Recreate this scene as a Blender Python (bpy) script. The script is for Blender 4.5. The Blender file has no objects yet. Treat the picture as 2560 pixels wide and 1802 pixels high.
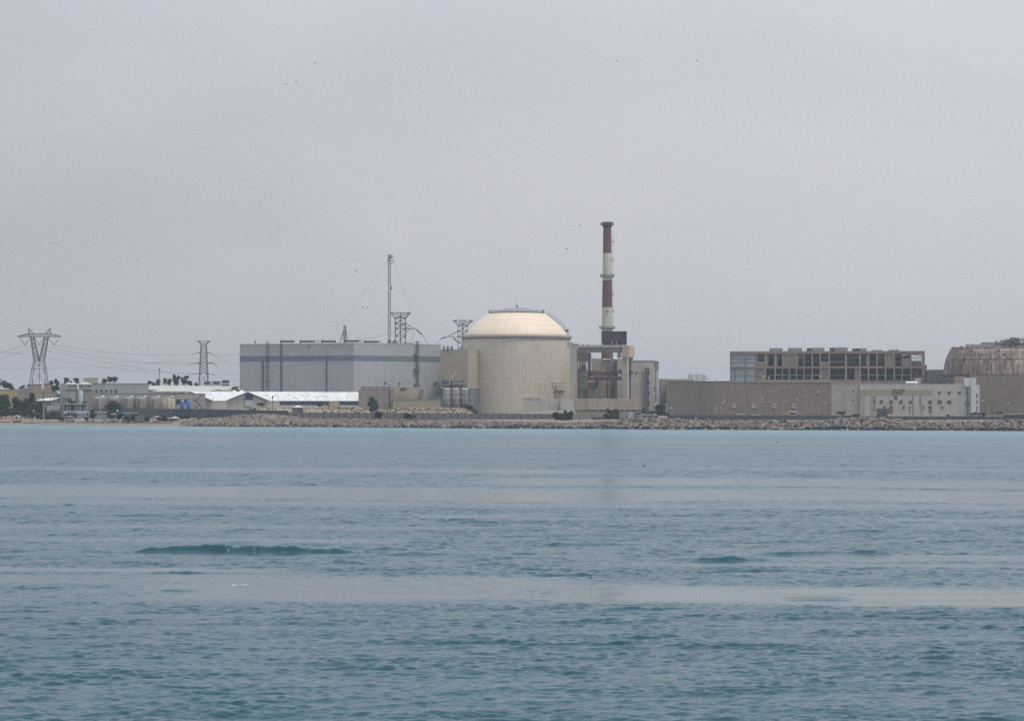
HAZE = 0.0001
import bpy, math, random
import numpy as np
random.seed(7)
R = math.radians
scn = bpy.context.scene
col = scn.collection
# ---------------------------------------------------------------- camera
F0 = 6500.0            # focal length in photo pixels (2560 wide)
HY = 1010.0            # photo row of the horizon
CH = 10.0              # camera height over the water
cd = bpy.data.cameras.new('camera'); cam = bpy.data.objects.new('camera', cd); col.objects.link(cam)
cd.sensor_width = 36.0; cd.lens = F0 / 2560 * 36.0; cd.shift_y = (HY - 901) / 2560
cd.clip_start = 1.0; cd.clip_end = 40000.0
cam.location = (0, 0, CH); cam.rotation_euler = (R(90), 0, 0)
scn.camera = cam
# ---------------------------------------------------------------- exposure
scn.view_settings.view_transform = 'Standard'; scn.view_settings.look = 'None'
scn.view_settings.exposure = 0.0; scn.view_settings.gamma = 1.0
scn.cycles.use_denoising = False
# ---------------------------------------------------------------- sun and sky
SUN_EL, SUN_AZ = 66.0, 125.0      # azimuth measured clockwise from +Y (view direction)
sd = bpy.data.lights.new('sun', 'SUN'); so = bpy.data.objects.new('sun', sd); col.objects.link(so)
sd.energy = 2.2; sd.angle = R(11.0); sd.color = (1.0, 0.93, 0.84)
so.rotation_euler = (R(90 - SUN_EL), 0, R(180 - SUN_AZ)); so.location = (0, 0, 300)
w = bpy.data.worlds.new('World'); scn.world = w; w.use_nodes = True
nt = w.node_tree; N = nt.nodes; L = nt.links
for n in list(N): N.remove(n)
wo = N.new('ShaderNodeOutputWorld'); bg = N.new('ShaderNodeBackground'); L.new(bg.outputs[0], wo.inputs[0])
sky = N.new('ShaderNodeTexSky'); sky.sky_type = 'NISHITA'; sky.sun_disc = False
sky.sun_elevation = R(SUN_EL); sky.sun_rotation = R(SUN_AZ); sky.dust_density = 4.0; sky.air_density = 1.0
sk = N.new('ShaderNodeVectorMath'); sk.operation = 'SCALE'; sk.inputs['Scale'].default_value = 0.10
L.new(sky.outputs[0], sk.inputs[0])
tc = N.new('ShaderNodeTexCoord'); mp = N.new('ShaderNodeMapping'); mp.inputs['Scale'].default_value = (3, 3, 6)
L.new(tc.outputs['Generated'], mp.inputs[0])
nz = N.new('ShaderNodeTexNoise'); nz.inputs['Scale'].default_value = 1.6; nz.inputs['Detail'].default_value = 4; nz.inputs['Roughness'].default_value = .5; nz.inputs['Distortion'].default_value = .6
L.new(mp.outputs[0], nz.inputs['Vector'])
cr = N.new('ShaderNodeValToRGB'); cr.color_ramp.elements[0].position = .30; cr.color_ramp.elements[1].position = .72
cr.color_ramp.elements[0].color = (.57, .572, .612, 1); cr.color_ramp.elements[1].color = (.66, .655, .695, 1)
L.new(nz.outputs[0], cr.inputs[0])
# the overcast is thinner (brighter) to the right of the view and higher up
sp = N.new('ShaderNodeSeparateXYZ'); L.new(tc.outputs['Generated'], sp.inputs[0])
ad = N.new('ShaderNodeMath'); ad.operation = 'MULTIPLY_ADD'; ad.inputs[1].default_value = .5; L.new(sp.outputs[0], ad.inputs[0])
ad2 = N.new('ShaderNodeMath'); ad2.operation = 'MULTIPLY_ADD'; ad2.inputs[1].default_value = .35; ad2.inputs[2].default_value = 1.0
L.new(sp.outputs[2], ad2.inputs[0]); L.new(ad2.outputs[0], ad.inputs[2])
cl = N.new('ShaderNodeClamp'); cl.inputs[1].default_value = .72; cl.inputs[2].default_value = 1.35; L.new(ad.outputs[0], cl.inputs[0])
sc2 = N.new('ShaderNodeVectorMath'); sc2.operation = 'SCALE'; L.new(cr.outputs[0], sc2.inputs[0]); L.new(cl.outputs[0], sc2.inputs['Scale'])
mx = N.new('ShaderNodeMixRGB'); mx.inputs[0].default_value = .85
L.new(sk.outputs[0], mx.inputs[1]); zr = N.new('ShaderNodeMapRange'); zr.interpolation_type = 'SMOOTHSTEP'; zr.inputs[1].default_value = .10; zr.inputs[2].default_value = .27; L.new(sp.outputs[2], zr.inputs[0])
zm_ = N.new('ShaderNodeMixRGB'); zm_.inputs[2].default_value = (.69, .81, .94, 1); L.new(zr.outputs[0], zm_.inputs[0]); L.new(sc2.outputs[0], zm_.inputs[1])   # thinner, bluer haze overhead
L.new(zm_.outputs[0], mx.inputs[2])
L.new(mx.outputs[0], bg.inputs[0]); bg.inputs[1].default_value = 1.0

# ---------------------------------------------------------------- materials
def _in(p, name, v):
    if name in p.inputs: p.inputs[name].default_value = v
def mat(name, c, rough=.85, var=.10, scale=.25, streak=.0, seams=None, metal=0.0, spec=.3, bump=0.0):
    """procedural surface: noise mottling, optional vertical weather streaks and panel seams (width, height, darkness)"""
    m = bpy.data.materials.new(name); m.use_nodes = True
    t = m.node_tree; n = t.nodes; l = t.links; p = n['Principled BSDF']
    _in(p, 'Roughness', rough); _in(p, 'Metallic', metal); _in(p, 'Specular IOR Level', spec)
    tc = n.new('ShaderNodeTexCoord')
    nz = n.new('ShaderNodeTexNoise'); nz.inputs['Scale'].default_value = scale; nz.inputs['Detail'].default_value = 6; nz.inputs['Roughness'].default_value = .65
    l.new(tc.outputs['Object'], nz.inputs['Vector'])
    mr = n.new('ShaderNodeMapRange'); mr.inputs[1].default_value = .3; mr.inputs[2].default_value = .7
    mr.inputs[3].default_value = 1 - var; mr.inputs[4].default_value = 1 + var
    l.new(nz.outputs[0], mr.inputs[0]); fac = mr.outputs[0]
    if streak:
        mp = n.new('ShaderNodeMapping'); mp.inputs['Scale'].default_value = (.55, .55, .035); l.new(tc.outputs['Object'], mp.inputs[0])
        n2 = n.new('ShaderNodeTexNoise'); n2.inputs['Scale'].default_value = 1.0; n2.inputs['Detail'].default_value = 5; n2.inputs['Roughness'].default_value = .7
        l.new(mp.outputs[0], n2.inputs['Vector'])
        m2 = n.new('ShaderNodeMapRange'); m2.inputs[1].default_value = .35; m2.inputs[2].default_value = .65; m2.inputs[3].default_value = 1 - streak; m2.inputs[4].default_value = 1 + streak * .5
        l.new(n2.outputs[0], m2.inputs[0])
        mu = n.new('ShaderNodeMath'); mu.operation = 'MULTIPLY'; l.new(fac, mu.inputs[0]); l.new(m2.outputs[0], mu.inputs[1]); fac = mu.outputs[0]
    if seams:
        sw, sh, dk = seams
        s = n.new('ShaderNodeSeparateXYZ'); l.new(tc.outputs['Object'], s.inputs[0])
        hx = n.new('ShaderNodeMath'); hx.operation = 'ADD'; l.new(s.outputs[0], hx.inputs[0])
        yy = n.new('ShaderNodeMath'); yy.operation = 'MULTIPLY'; yy.inputs[1].default_value = .7; l.new(s.outputs[1], yy.inputs[0]); l.new(yy.outputs[0], hx.inputs[1])
        cb = n.new('ShaderNodeCombineXYZ'); l.new(hx.outputs[0], cb.inputs[0]); l.new(s.outputs[2], cb.inputs[1])
        br = n.new('ShaderNodeTexBrick'); br.offset = 0; br.inputs['Scale'].default_value = 1; br.inputs['Brick Width'].default_value = sw; br.inputs['Row Height'].default_value = sh
        br.inputs['Mortar Size'].default_value = .10; br.inputs['Mortar Smooth'].default_value = .5
        br.inputs['Color1'].default_value = (1, 1, 1, 1); br.inputs['Color2'].default_value = (.95, .95, .95, 1); br.inputs['Mortar'].default_value = (dk, dk, dk, 1)
        l.new(cb.outputs[0], br.inputs['Vector'])
        mu = n.new('ShaderNodeMath'); mu.operation = 'MULTIPLY'; l.new(fac, mu.inputs[0]); l.new(br.outputs[0], mu.inputs[1]); fac = mu.outputs[0]
    vm = n.new('ShaderNodeVectorMath'); vm.operation = 'SCALE'; vm.inputs[0].default_value = c; l.new(fac, vm.inputs['Scale'])
    l.new(vm.outputs[0], p.inputs['Base Color'])
    if bump:
        b = n.new('ShaderNodeBump'); b.inputs['Strength'].default_value = bump; b.inputs['Distance'].default_value = .3; l.new(nz.outputs[0], b.inputs['Height']); l.new(b.outputs[0], p.inputs['Normal'])
    m.diffuse_color = (*c, 1)
    return m

# ---------------------------------------------------------------- mesh builder
class MB:
    def __init__(s): s.v = []; s.f = []; s.uv = None
    def add(s, vs, fs):
        k = len(s.v); s.v += [tuple(q) for q in vs]; s.f += [tuple(i + k for i in f) for f in fs]; return s
    def hexa(s, a):   # 8 points: bottom 4 (ccw), top 4
        return s.add(a, [(0, 3, 2, 1), (4, 5, 6, 7), (0, 1, 5, 4), (1, 2, 6, 5), (2, 3, 7, 6), (3, 0, 4, 7)])
    def bar(s, p, q, t=.15, t2=None):
        p = np.array(p, float); q = np.array(q, float); d = q - p; n = np.linalg.norm(d)
        if n < 1e-6: return s
        d /= n; u = np.cross(d, (0, 0, 1) if abs(d[2]) < .9 else (1, 0, 0)); u /= np.linalg.norm(u); w_ = np.cross(d, u)
        t2 = t if t2 is None else t2; h = t / 2; g = t2 / 2
        return s.hexa([p - u * h - w_ * h, p + u * h - w_ * h, p + u * h + w_ * h, p - u * h + w_ * h, q - u * g - w_ * g, q + u * g - w_ * g, q + u * g + w_ * g, q - u * g + w_ * g])
    def lathe(s, c, prof, n=48, cap=True):     # prof [(r, z absolute)]
        k = len(s.v); m = len(prof)
        for r, z in prof:
            for i in range(n):
                a = 2 * math.pi * i / n; s.v.append((c[0] + r * math.cos(a), c[1] + r * math.sin(a), z))
        for j in range(m - 1):
            for i in range(n):
                i2 = (i + 1) % n; s.f.append((k + j * n + i, k + j * n + i2, k + (j + 1) * n + i2, k + (j + 1) * n + i))
        if cap:
            s.f.append(tuple(k + i for i in reversed(range(n)))); s.f.append(tuple(k + (m - 1) * n + i for i in range(n)))
        return s
    def prism(s, poly, d):     # planar polygon of 3d points extruded by d
        n = len(poly); d = np.array(d); a = [np.array(p) for p in poly]; b = [p + d for p in a]
        return s.add(a + b, [tuple(range(n)), tuple(reversed(range(n, 2 * n)))] + [(i, i + n, (i + 1) % n + n, (i + 1) % n) for i in range(n)])
    def ell(s, c, r, n=10, m=6):
        k = len(s.v)
        for j in range(m + 1):
            ph = math.pi * j / m
            for i in range(n):
                a = 2 * math.pi * i / n; s.v.append((c[0] + r[0] * math.sin(ph) * math.cos(a), c[1] + r[1] * math.sin(ph) * math.sin(a), c[2] + r[2] * math.cos(ph)))
        for j in range(m):
            for i in range(n):
                i2 = (i + 1) % n; s.f.append((k + j * n + i, k + (j + 1) * n + i, k + (j + 1) * n + i2, k + j * n + i2))
        return s

def tag(o, label=None, cat=None, group=None, kind=None):
    if label: o['label'] = label
    if cat: o['category'] = cat
    if group: o['group'] = group
    if kind: o['kind'] = kind
    return o
LOC = {}
def thing(name, label, cat, loc, group=None):
    o = bpy.data.objects.new(name, None); col.objects.link(o); o.location = loc; o.empty_display_size = 1
    LOC[o.name] = tuple(loc); return tag(o, label, cat, group)
def obj(name, mb, m, parent=None, label=None, smooth=False, loc=None):
    me = bpy.data.meshes.new(name)
    off = np.array(LOC[parent.name] if parent is not None else (loc if loc is not None else (0, 0, 0)), float)
    v = np.array(mb.v, float) - off
    me.from_pydata([tuple(x) for x in v], [], mb.f)
    me.materials.append(m)
    if smooth: me.polygons.foreach_set('use_smooth', [True] * len(me.polygons))
    o = bpy.data.objects.new(name, me); col.objects.link(o)
    if parent is not None:
        o.parent = parent; LOC[o.name] = tuple(off)
    else:
        o.location = tuple(off); LOC[o.name] = tuple(off)
    if label: o['label'] = label
    return o
def single(name, mb, m, label, cat, loc=None, group=None, smooth=False, kind=None):
    if loc is None:
        v = np.array(mb.v); loc = (float(v[:, 0].mean()), float(v[:, 1].mean()), float(v[:, 2].min()))
    return tag(obj(name, mb, m, None, None, smooth, loc), label, cat, group, kind)

def P(px, py, D): return np.array(((px - 1280) / F0 * D, D, CH - (py - HY) / F0 * D))
def gy(D, z): return HY + (CH - z) * F0 / D
def PX(px, D): return (px - 1280) / F0 * D
def PZ(py, D): return CH - (py - HY) / F0 * D
G = 2.6     # depth to which walls are sunk in the ground
class Fr:
    """upright plane at distance D facing the bay, across the line of sight at column xc"""
    def __init__(s, xc, D):
        t = (xc - 1280) / F0; s.t = t; s.D = D; nrm = math.hypot(1, t); s.u = np.array((t, 1)) / nrm; s.r = np.array((1, -t)) / nrm; s.C = np.array((t * D, D))
    def p(s, px, py, o=0.0):
        tx = (px - 1280) / F0; k = s.D * (s.t ** 2 + 1) / (tx * s.t + 1); q = np.array((tx * k, k)) + s.u * o
        z = G if py is None else CH - (py - HY) / F0 * s.D
        return np.array((q[0], q[1], z))
    def box(s, mb, x0, x1, yt, yb, o0=0.0, o1=8.0):
        a = [s.p(x0, yb, o0), s.p(x1, yb, o0), s.p(x1, yb, o1), s.p(x0, yb, o1), s.p(x0, yt, o0), s.p(x1, yt, o0), s.p(x1, yt, o1), s.p(x0, yt, o1)]
        # keep the plan a true rectangle
        return mb.hexa(a)
    def poly(s, mb, pts, o0, o1):
        return mb.prism([s.p(x, y, o0) for x, y in reversed(pts)], np.append(s.u * (o1 - o0), 0.0))
    def loc(s, x0, x1, o=0.0): q = s.p((x0 + x1) / 2, None, o); return (q[0], q[1], 3.0)
def B(fr, x0, x1, yt, yb, o0=0.0, o1=8.0): return fr.box(MB(), x0, x1, yt, yb, o0, o1)

# ---------------------------------------------------------------- shoreline and terrain
_wl = [(-2500, 1059), (0, 1062), (350, 1064), (500, 1066), (750, 1067), (1000, 1069), (1200, 1071), (1450, 1072), (1700, 1073.5), (1950, 1074.5), (2300, 1075.5), (2560, 1077), (5000, 1084)]
_cy = [(-2500, 1056), (0, 1057), (300, 1058.5), (420, 1059), (450, 1056), (475, 1049), (510, 1046), (560, 1043.5), (595, 1037), (650, 1034.5), (690, 1036), (730, 1041), (770, 1046), (900, 1047.5), (1050, 1050), (1200, 1053), (1300, 1056), (1420, 1058), (1520, 1056), (1555, 1052), (1575, 1047), (1600, 1045.5), (1650, 1046), (1700, 1050), (1800, 1053), (1900, 1053), (1990, 1055.5), (2050, 1057), (2080, 1052), (2115, 1048), (2200, 1048.5), (2250, 1052), (2270, 1057), (2350, 1058), (2430, 1058), (2500, 1055), (2560, 1053), (5000, 1056)]
def tab(T, x): return float(np.interp(x, [a for a, b in T], [b for a, b in T]))
def Ds(px): return 10 * F0 / (tab(_wl, px) - HY)
def crest(px):
    D = Ds(px) + 14; return CH - (tab(_cy, px) - HY) * D / F0
def ground_h(px, o):
    zc = crest(px); gl = 3.0 if px > 440 else 2.3
    if o <= 0: return o * .2
    if px > 440 and o < 14: return zc * min(1, (o / 12.0)) ** .8
    if o < 14: return zc * o / 14
    if o < 20: return zc
    if o < 60: return zc + (gl - zc) * (o - 20) / 40
    if o < 140: return gl + (3.4 - gl) * (o - 60) / 80
    return 3.4 + min(2.0, (o - 140) / 1500)
def ground_at(px, D): return ground_h(px, D - Ds(px))
OFF = [-40, -8, 0, 2, 4, 6, 8, 10, 12, 14, 17, 20, 26, 34, 45, 60, 90, 140, 250, 400, 800, 2000, 5000, 9000]
cols_ = list(range(-2400, -200, 100)) + list(range(-200, 2760, 8)) + list(range(2760, 4900, 100))
tm = MB(); rg = random.Random(3)
for px in cols_:
    for o in OFF:
        D = Ds(px) + o; h = ground_h(px, o) + (rg.uniform(-.12, .12) if 0 < o < 100 else 0)
        tm.v.append((PX(px, D), D, h))
nO = len(OFF)
for i in range(len(cols_) - 1):
    for j in range(nO - 1): a = i * nO + j; tm.f.append((a, a + nO, a + nO + 1, a + 1))
M_ground = mat('sandy_ground', (.235, .19, .155), .95, .22, .12, bump=.4)
o = obj('ground', tm, M_ground, smooth=False); tag(o, kind='structure')

# ---------------------------------------------------------------- sea
def build_sea():
    rs = np.random.RandomState(11)
    ratio = .00120; d = [60.0]
    while d[-1] < 130: d.append(d[-1] * (1 + ratio * .8))
    while d[-1] < 420: d.append(d[-1] * (1 + ratio))
    while d[-1] < 1500: d.append(d[-1] * (1 + ratio * 1.35))
    d = np.array(d); pxs = np.concatenate([np.arange(-3000, -120, 60), np.arange(-120, 2690, 5.4), np.arange(2690, 5600, 60)])
    Y, T = np.meshgrid(d, (pxs - 1280) / F0, indexing='ij'); X = T * Y
    # wind patches: long calm slicks lying roughly across the view
    def vn(x, y, seed, octv=3):       # smooth value noise
        out = 0; amp = 1; tot = 0
        for k in range(octv):
            r2 = np.random.RandomState(seed + k); tabl = r2.rand(256, 256)
            xi = np.floor(x).astype(int); yi = np.floor(y).astype(int); fx = x - xi; fy = y - yi; fx = fx * fx * (3 - 2 * fx); fy = fy * fy * (3 - 2 * fy)
            a = tabl[xi % 256, yi % 256]; b = tabl[(xi + 1) % 256, yi % 256]; c = tabl[xi % 256, (yi + 1) % 256]; e = tabl[(xi + 1) % 256, (yi + 1) % 256]
            out = out + amp * ((a * (1 - fx) + b * fx) * (1 - fy) + (c * (1 - fx) + e * fx) * fy); tot += amp; amp *= .5; x = x * 2.03 + 17; y = y * 2.03 + 5
        return out / tot
    Yw = Y + .03 * X
    # calm slicks, (distance, half width, strength, x from, x to)
    row = lambda y: 10 * F0 / (y - HY)
    calm = np.zeros_like(Y)
    wob = (vn(X / 60, Y / 60, 5) - .5)
    def band(y0, y1, s, xa=-9999, xb=9999, soft=.09):
        nonlocal calm
        yy = HY + 10 * F0 / Y + .006 * ((X / Y * F0)) * -1 + wob * (y1 - y0) * .9
        c0 = (y0 + y1) / 2; hw = (y1 - y0) / 2
        b = 1 / (1 + np.exp((np.abs(yy - c0) - hw) / (soft * hw + .6)))
        pxx = X / Y * F0 + 1280
        b = b / (1 + np.exp((xa - pxx) / 70)) / (1 + np.exp((pxx - xb) / 70))
        calm = np.maximum(calm, b * s)
    band(1097, 1106, .9); band(1112, 1116, .7); band(1140, 1143, .45); band(1290, 1297, .45, 900); band(1318, 1326, .4, -999, 1300); band(1405, 1412, .5, 1500); band(1123, 1127, .5, 1100)
    band(1174, 1183, .95, -999, 1500); band(1165, 1170, .6, 1650)
    band(1195, 1213, .92, 1200); band(1223, 1253, .92); band(1216, 1226, .5, -999, 500)
    band(1255, 1268, .5); band(1352, 1362, .55, -999, 1000); band(1382, 1400, .5, 1800); band(1425, 1436, .8, -999, 700)
    band(1446, 1500, .75, 300, 1500); band(1460, 1504, .97, 1350); band(1445, 1462, .5, -999, 500)
    pat = vn(X / 26, Yw / 9, 40)
    calm = np.clip(calm * (.75 + .5 * pat) , 0, 1)
    gust = .45 + 1.5 * vn(X / 5, Yw / 2.6, 60, 4) ** 1.6 + .45 * vn(X / 30, Yw / 14, 66, 2) ** 1.5
    Z = np.zeros_like(Y); sx = np.gradient(X, axis=1); sy = np.gradient(Y, axis=0); sp_ = np.maximum(np.abs(sy), np.abs(sx))
    nW = 90; wxx = X + 1.6 * (vn(X / 7, Y / 7, 70) - .5); wyy = Y + 1.6 * (vn(X / 7, Y / 7, 80) - .5)
    for i in range(nW):
        lam = .24 * (30 ** (i / (nW - 1))) * rs.uniform(.9, 1.1); k = 2 * math.pi / lam
        th = R(90) + rs.normal(0, .50 if lam < 2 else .25) + .15
        slope = .029 * (1.2 if lam < .9 else (.9 / lam) ** .62)
        ph = k * (math.cos(th) * wxx + math.sin(th) * wyy) + rs.uniform(0, 6.283)
        s = np.sin(ph); s = s - .30 * np.cos(2 * ph) + .08 * np.sin(3 * ph) if lam < 3 else s - .2 * np.cos(2 * ph)
        filt = 1 / (1 + (sp_ * 1.5 / lam) ** 4)
        damp = (1 - calm * (.985 if lam < 4 else .85))
        Z += slope / k * s * filt * damp * gust
    Z *= np.clip(1.35 - Y / 1500, .5, 1.0)
    # three swells heaving up over a shoal
    def swell(x0, x1, y, h, wid, seed, tilt=0.0):
        nonlocal Z
        D = row(y); xa = PX(x0, D); xb = PX(x1, D); c0 = (xa + xb) / 2; hw = (xb - xa) / 2
        yc = D + 1.1 * (vn(X / 4.5, X * 0 + seed, seed, 2) - .5) * 2 - tilt * (X - c0)
        a = np.clip(1 - np.abs((X - c0) / hw) ** 2.6, 0, 1) ** .7
        a = a * (.35 + .95 * vn(X / 2.2, X * 0 + seed * 1.7, seed + 9, 3))
        t = (Y - yc)
        prof = np.where(t < 0, np.exp(-(t / (wid * .42)) ** 2), np.exp(-(t / (wid * 1.7)) ** 2))
        Z += h * a * prof
    swell(320, 912, 1381, .56, 1.0, 21, .04); swell(1860, 2240, 1386, .34, 1.1, 33, .03); swell(1680, 1930, 1401, .26, 1.0, 47, .0)
    swell(-200, 330, 1378, .14, 1.2, 51); swell(905, 1290, 1385, .15, 1.1, 58); swell(380, 520, 1478, .12, .7, 62); swell(1950, 2140, 1500, .12, .9, 71); swell(2260, 2400, 1522, .15, .8, 77); swell(1350, 1560, 1362, .18, 1.4, 83); swell(1200, 1430, 1406, .13, .9, 93); swell(200, 620, 1290, .2, 2, 97); swell(1150, 1500, 1306, .2, 2, 99); swell(2000, 2500, 1330, .2, 2, 103)
    swell(2050, 2330, 1452, .16, 1.5, 88)
    edge = np.clip((np.array([0])), 0, 1)
    n0, n1 = Y.shape
    me = bpy.data.meshes.new('sea')
    co = np.stack([X, Y, Z], -1).reshape(-1, 3).astype(np.float32)
    idx = np.arange(n0 * n1).reshape(n0, n1)
    q = np.stack([idx[:-1, :-1], idx[:-1, 1:], idx[1:, 1:], idx[1:, :-1]], -1).reshape(-1)
    nf = (n0 - 1) * (n1 - 1)
    me.vertices.add(len(co)); me.vertices.foreach_set('co', co.ravel())
    me.loops.add(nf * 4); me.loops.foreach_set('vertex_index', q.astype(np.int32))
    me.polygons.add(nf); me.polygons.foreach_set('loop_start', np.arange(0, nf * 4, 4, dtype=np.int32)); me.polygons.foreach_set('loop_total', np.full(nf, 4, dtype=np.int32))
    me.polygons.foreach_set('use_smooth', np.ones(nf, dtype=bool))
    me.update(calc_edges=True)
    # ripples too fine for the mesh are carried by the roughness
    fine = np.interp(Y, [60, 120, 250, 500, 1300], [.07, .10, .17, .25, .30]); rgh = fine * (1 - calm) + (fine * .85) * calm
    at = me.attributes.new('ripple', 'FLOAT', 'POINT'); at.data.foreach_set('value', rgh.reshape(-1).astype(np.float32))
    at = me.attributes.new('calm', 'FLOAT', 'POINT'); at.data.foreach_set('value', calm.reshape(-1).astype(np.float32))
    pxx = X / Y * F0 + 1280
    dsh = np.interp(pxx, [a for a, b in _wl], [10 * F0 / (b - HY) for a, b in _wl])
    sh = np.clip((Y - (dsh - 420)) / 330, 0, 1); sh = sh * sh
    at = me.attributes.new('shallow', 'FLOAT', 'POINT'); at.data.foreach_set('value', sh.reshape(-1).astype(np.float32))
    # foam: torn flecks on the breaking swell and a few caps
    def fl(px, py, rx, ry):
        D = row(py); return np.exp(-(((X - PX(px, D)) / (rx / F0 * D)) ** 2 + ((Y - D) / ry) ** 2))
    fo = fl(590, 1381.5, 28, 1.2) * .5 + fl(550, 1381, 20, 1.0) * .35 + fl(608, 1461, 20, .4) * .95 + fl(585, 1462, 7, .3) + fl(640, 1383, 20, 1) * .5 + fl(2200, 1523, 40, 1.2) * .55 + fl(2260, 1524, 40, 1) * .5 + fl(2060, 1520, 30, 1) * .4 + fl(1090, 1463, 15, .6) * .6 + fl(1500, 1466, 40, .8) * .4 + fl(1850, 1384, 20, 1) * .3 + fl(820, 1384, 30, 1) * .4 + fl(660, 1443, 10, .5) * .6
    fn = vn(X / .16, Y / .22, 90, 3); fo = np.clip(fo * .95 - (1 - fn) * 1.15, 0, 1) * 1.8
    at = me.attributes.new('foam', 'FLOAT', 'POINT'); at.data.foreach_set('value', np.clip(fo, 0, 1).reshape(-1).astype(np.float32))
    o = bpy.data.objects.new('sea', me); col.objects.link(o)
    m = bpy.data.materials.new('sea_water'); m.use_nodes = True; t = m.node_tree; n = t.nodes; l = t.links; p = n['Principled BSDF']
    _in(p, 'IOR', 1.333); _in(p, 'Specular IOR Level', .5)
    def A(nm): a = n.new('ShaderNodeAttribute'); a.attribute_name = nm; return a.outputs['Fac']
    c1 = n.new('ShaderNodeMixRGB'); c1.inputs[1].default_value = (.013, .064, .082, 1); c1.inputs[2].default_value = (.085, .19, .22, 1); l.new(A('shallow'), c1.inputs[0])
    tcn = n.new('ShaderNodeTexCoord'); tn = n.new('ShaderNodeTexNoise'); tn.inputs['Scale'].default_value = .02; l.new(tcn.outputs['Object'], tn.inputs['Vector'])
    c3 = n.new('ShaderNodeMixRGB'); c3.blend_type = 'MULTIPLY'; c3.inputs[0].default_value = 1
    cr_ = n.new('ShaderNodeMapRange'); cr_.inputs[3].default_value = .8; cr_.inputs[4].default_value = 1.2; l.new(tn.outputs[0], cr_.inputs[0]); l.new(c1.outputs[0], c3.inputs[1]); l.new(cr_.outputs[0], c3.inputs[2])
    c2 = n.new('ShaderNodeMixRGB'); c2.inputs[2].default_value = (.75, .80, .82, 1); l.new(A('foam'), c2.inputs[0]); l.new(c3.outputs[0], c2.inputs[1]); l.new(c2.outputs[0], p.inputs['Base Color'])
    r2 = n.new('ShaderNodeMath'); r2.operation = 'MULTIPLY_ADD'; r2.inputs[1].default_value = .5; l.new(A('foam'), r2.inputs[0]); l.new(A('ripple'), r2.inputs[2]); l.new(r2.outputs[0], p.inputs['Roughness'])
    mp = n.new('ShaderNodeMapping'); mp.inputs['Scale'].default_value = (1.1, 2.4, 1); l.new(tcn.outputs['Object'], mp.inputs[0])
    bn = n.new('ShaderNodeTexNoise'); bn.inputs['Scale'].default_value = 1.0; bn.inputs['Detail'].default_value = 8; bn.inputs['Roughness'].default_value = .6; l.new(mp.outputs[0], bn.inputs['Vector'])
    bp = n.new('ShaderNodeBump'); bp.inputs['Distance'].default_value = .22; l.new(bn.outputs[0], bp.inputs['Height'])
    b1 = n.new('ShaderNodeMapRange'); b1.inputs[3].default_value = .30; b1.inputs[4].default_value = .06; l.new(A('calm'), b1.inputs[0]); l.new(b1.outputs[0], bp.inputs['Strength']); l.new(bp.outputs[0], p.inputs['Normal'])
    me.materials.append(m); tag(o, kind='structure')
build_sea()
# ---------------------------------------------------------------- surface library
M = {}
def mm(k, *a, **kw): M[k] = mat(k, *a, **kw); return M[k]
mm('grey_cladding', (.385, .392, .415), .6, .06, .06, .05, seams=(12.0, 7.2, .95))
mm('teal_band', (.135, .18, .215), .6, .06)
mm('dark_teal', (.075, .115, .145), .6, .1)
mm('dark_metal', (.06, .065, .08), .5, .2)
mm('steel', (.13, .125, .145), .55, .15)
mm('pylon_steel', (.07, .065, .08), .6, .15)
mm('galvanised', (.30, .31, .33), .5, .15)
mm('light_metal', (.55, .56, .57), .5, .1)
mm('white_paint', (.80, .80, .80), .5, .05)
mm('white_roof', (.72, .73, .73), .45, .12, .3, .12, seams=(1.6, 30, .86))
mm('pale_roof', (.50, .50, .46), .7, .08, .2)
mm('pale_roof_grey', (.36, .37, .36), .7, .08, .2)
mm('green_gable', (.14, .175, .175), .8, .1)
mm('cream_concrete', (.46, .395, .32), .8, .06, .1, .09, seams=(2.7, 2.7, .86))
mm('cream_dome', (.78, .66, .52), .55, .05, .1, .04)
mm('grey_cap', (.30, .29, .28), .6, .08)
mm('annex_beige', (.41, .35, .27), .85, .05, .1, .06)
mm('taupe', (.245, .22, .20), .9, .08, .15, .10)
mm('beige_wall', (.35, .30, .235), .9, .07, .15, .10)
mm('olive_wall', (.31, .28, .21), .9, .07, .15, .10)
mm('concrete', (.36, .335, .31), .9, .08, .2, .12)
mm('pale_concrete', (.44, .415, .375), .9, .07, .15, .12)
mm('dark_concrete', (.15, .15, .155), .9, .1, .15, .15)
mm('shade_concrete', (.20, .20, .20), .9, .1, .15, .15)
mm('grooved_podium', (.36, .30, .255), .9, .06, .2, .10, seams=(2.2, 40, .72))
mm('brown_wall', (.225, .180, .150), .9, .14, .05, .14, seams=(9.0, 60, .92))
mm('brown_wall_grey', (.175, .155, .145), .9, .08, .06, .12)
mm('raw_concrete', (.235, .19, .17), .9, .15, .2, .18)
mm('raw_light', (.32, .275, .25), .9, .12, .2, .12)
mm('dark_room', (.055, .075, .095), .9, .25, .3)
mm('haze_panel', (.33, .40, .44), .6, .1, .2, seams=(1.2, 3.1, .75))
mm('red_paint', (.145, .055, .062), .6, .10, .2, .12)
mm('cream_paint', (.52, .49, .41), .6, .06, .2, .08)
mm('maroon', (.085, .035, .045), .7, .2, .3)
mm('red_brown', (.17, .095, .09), .8, .15, .3, .1)
mm('purple_cladding', (.050, .038, .068), .7, .08, .2)
mm('soot', (.03, .03, .035), .8, .2)
mm('rusty', (.32, .24, .215), .95, .42, .10, .5, bump=.3)
mm('rust_scrap', (.10, .085, .085), .95, .4, .3)
mm('reactor_cream', (.58, .51, .42), .85, .06)
mm('pink_block', (.30, .225, .20), .9, .1, .3)
mm('tan_wall', (.36, .29, .20), .9, .1, .2)
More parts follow.
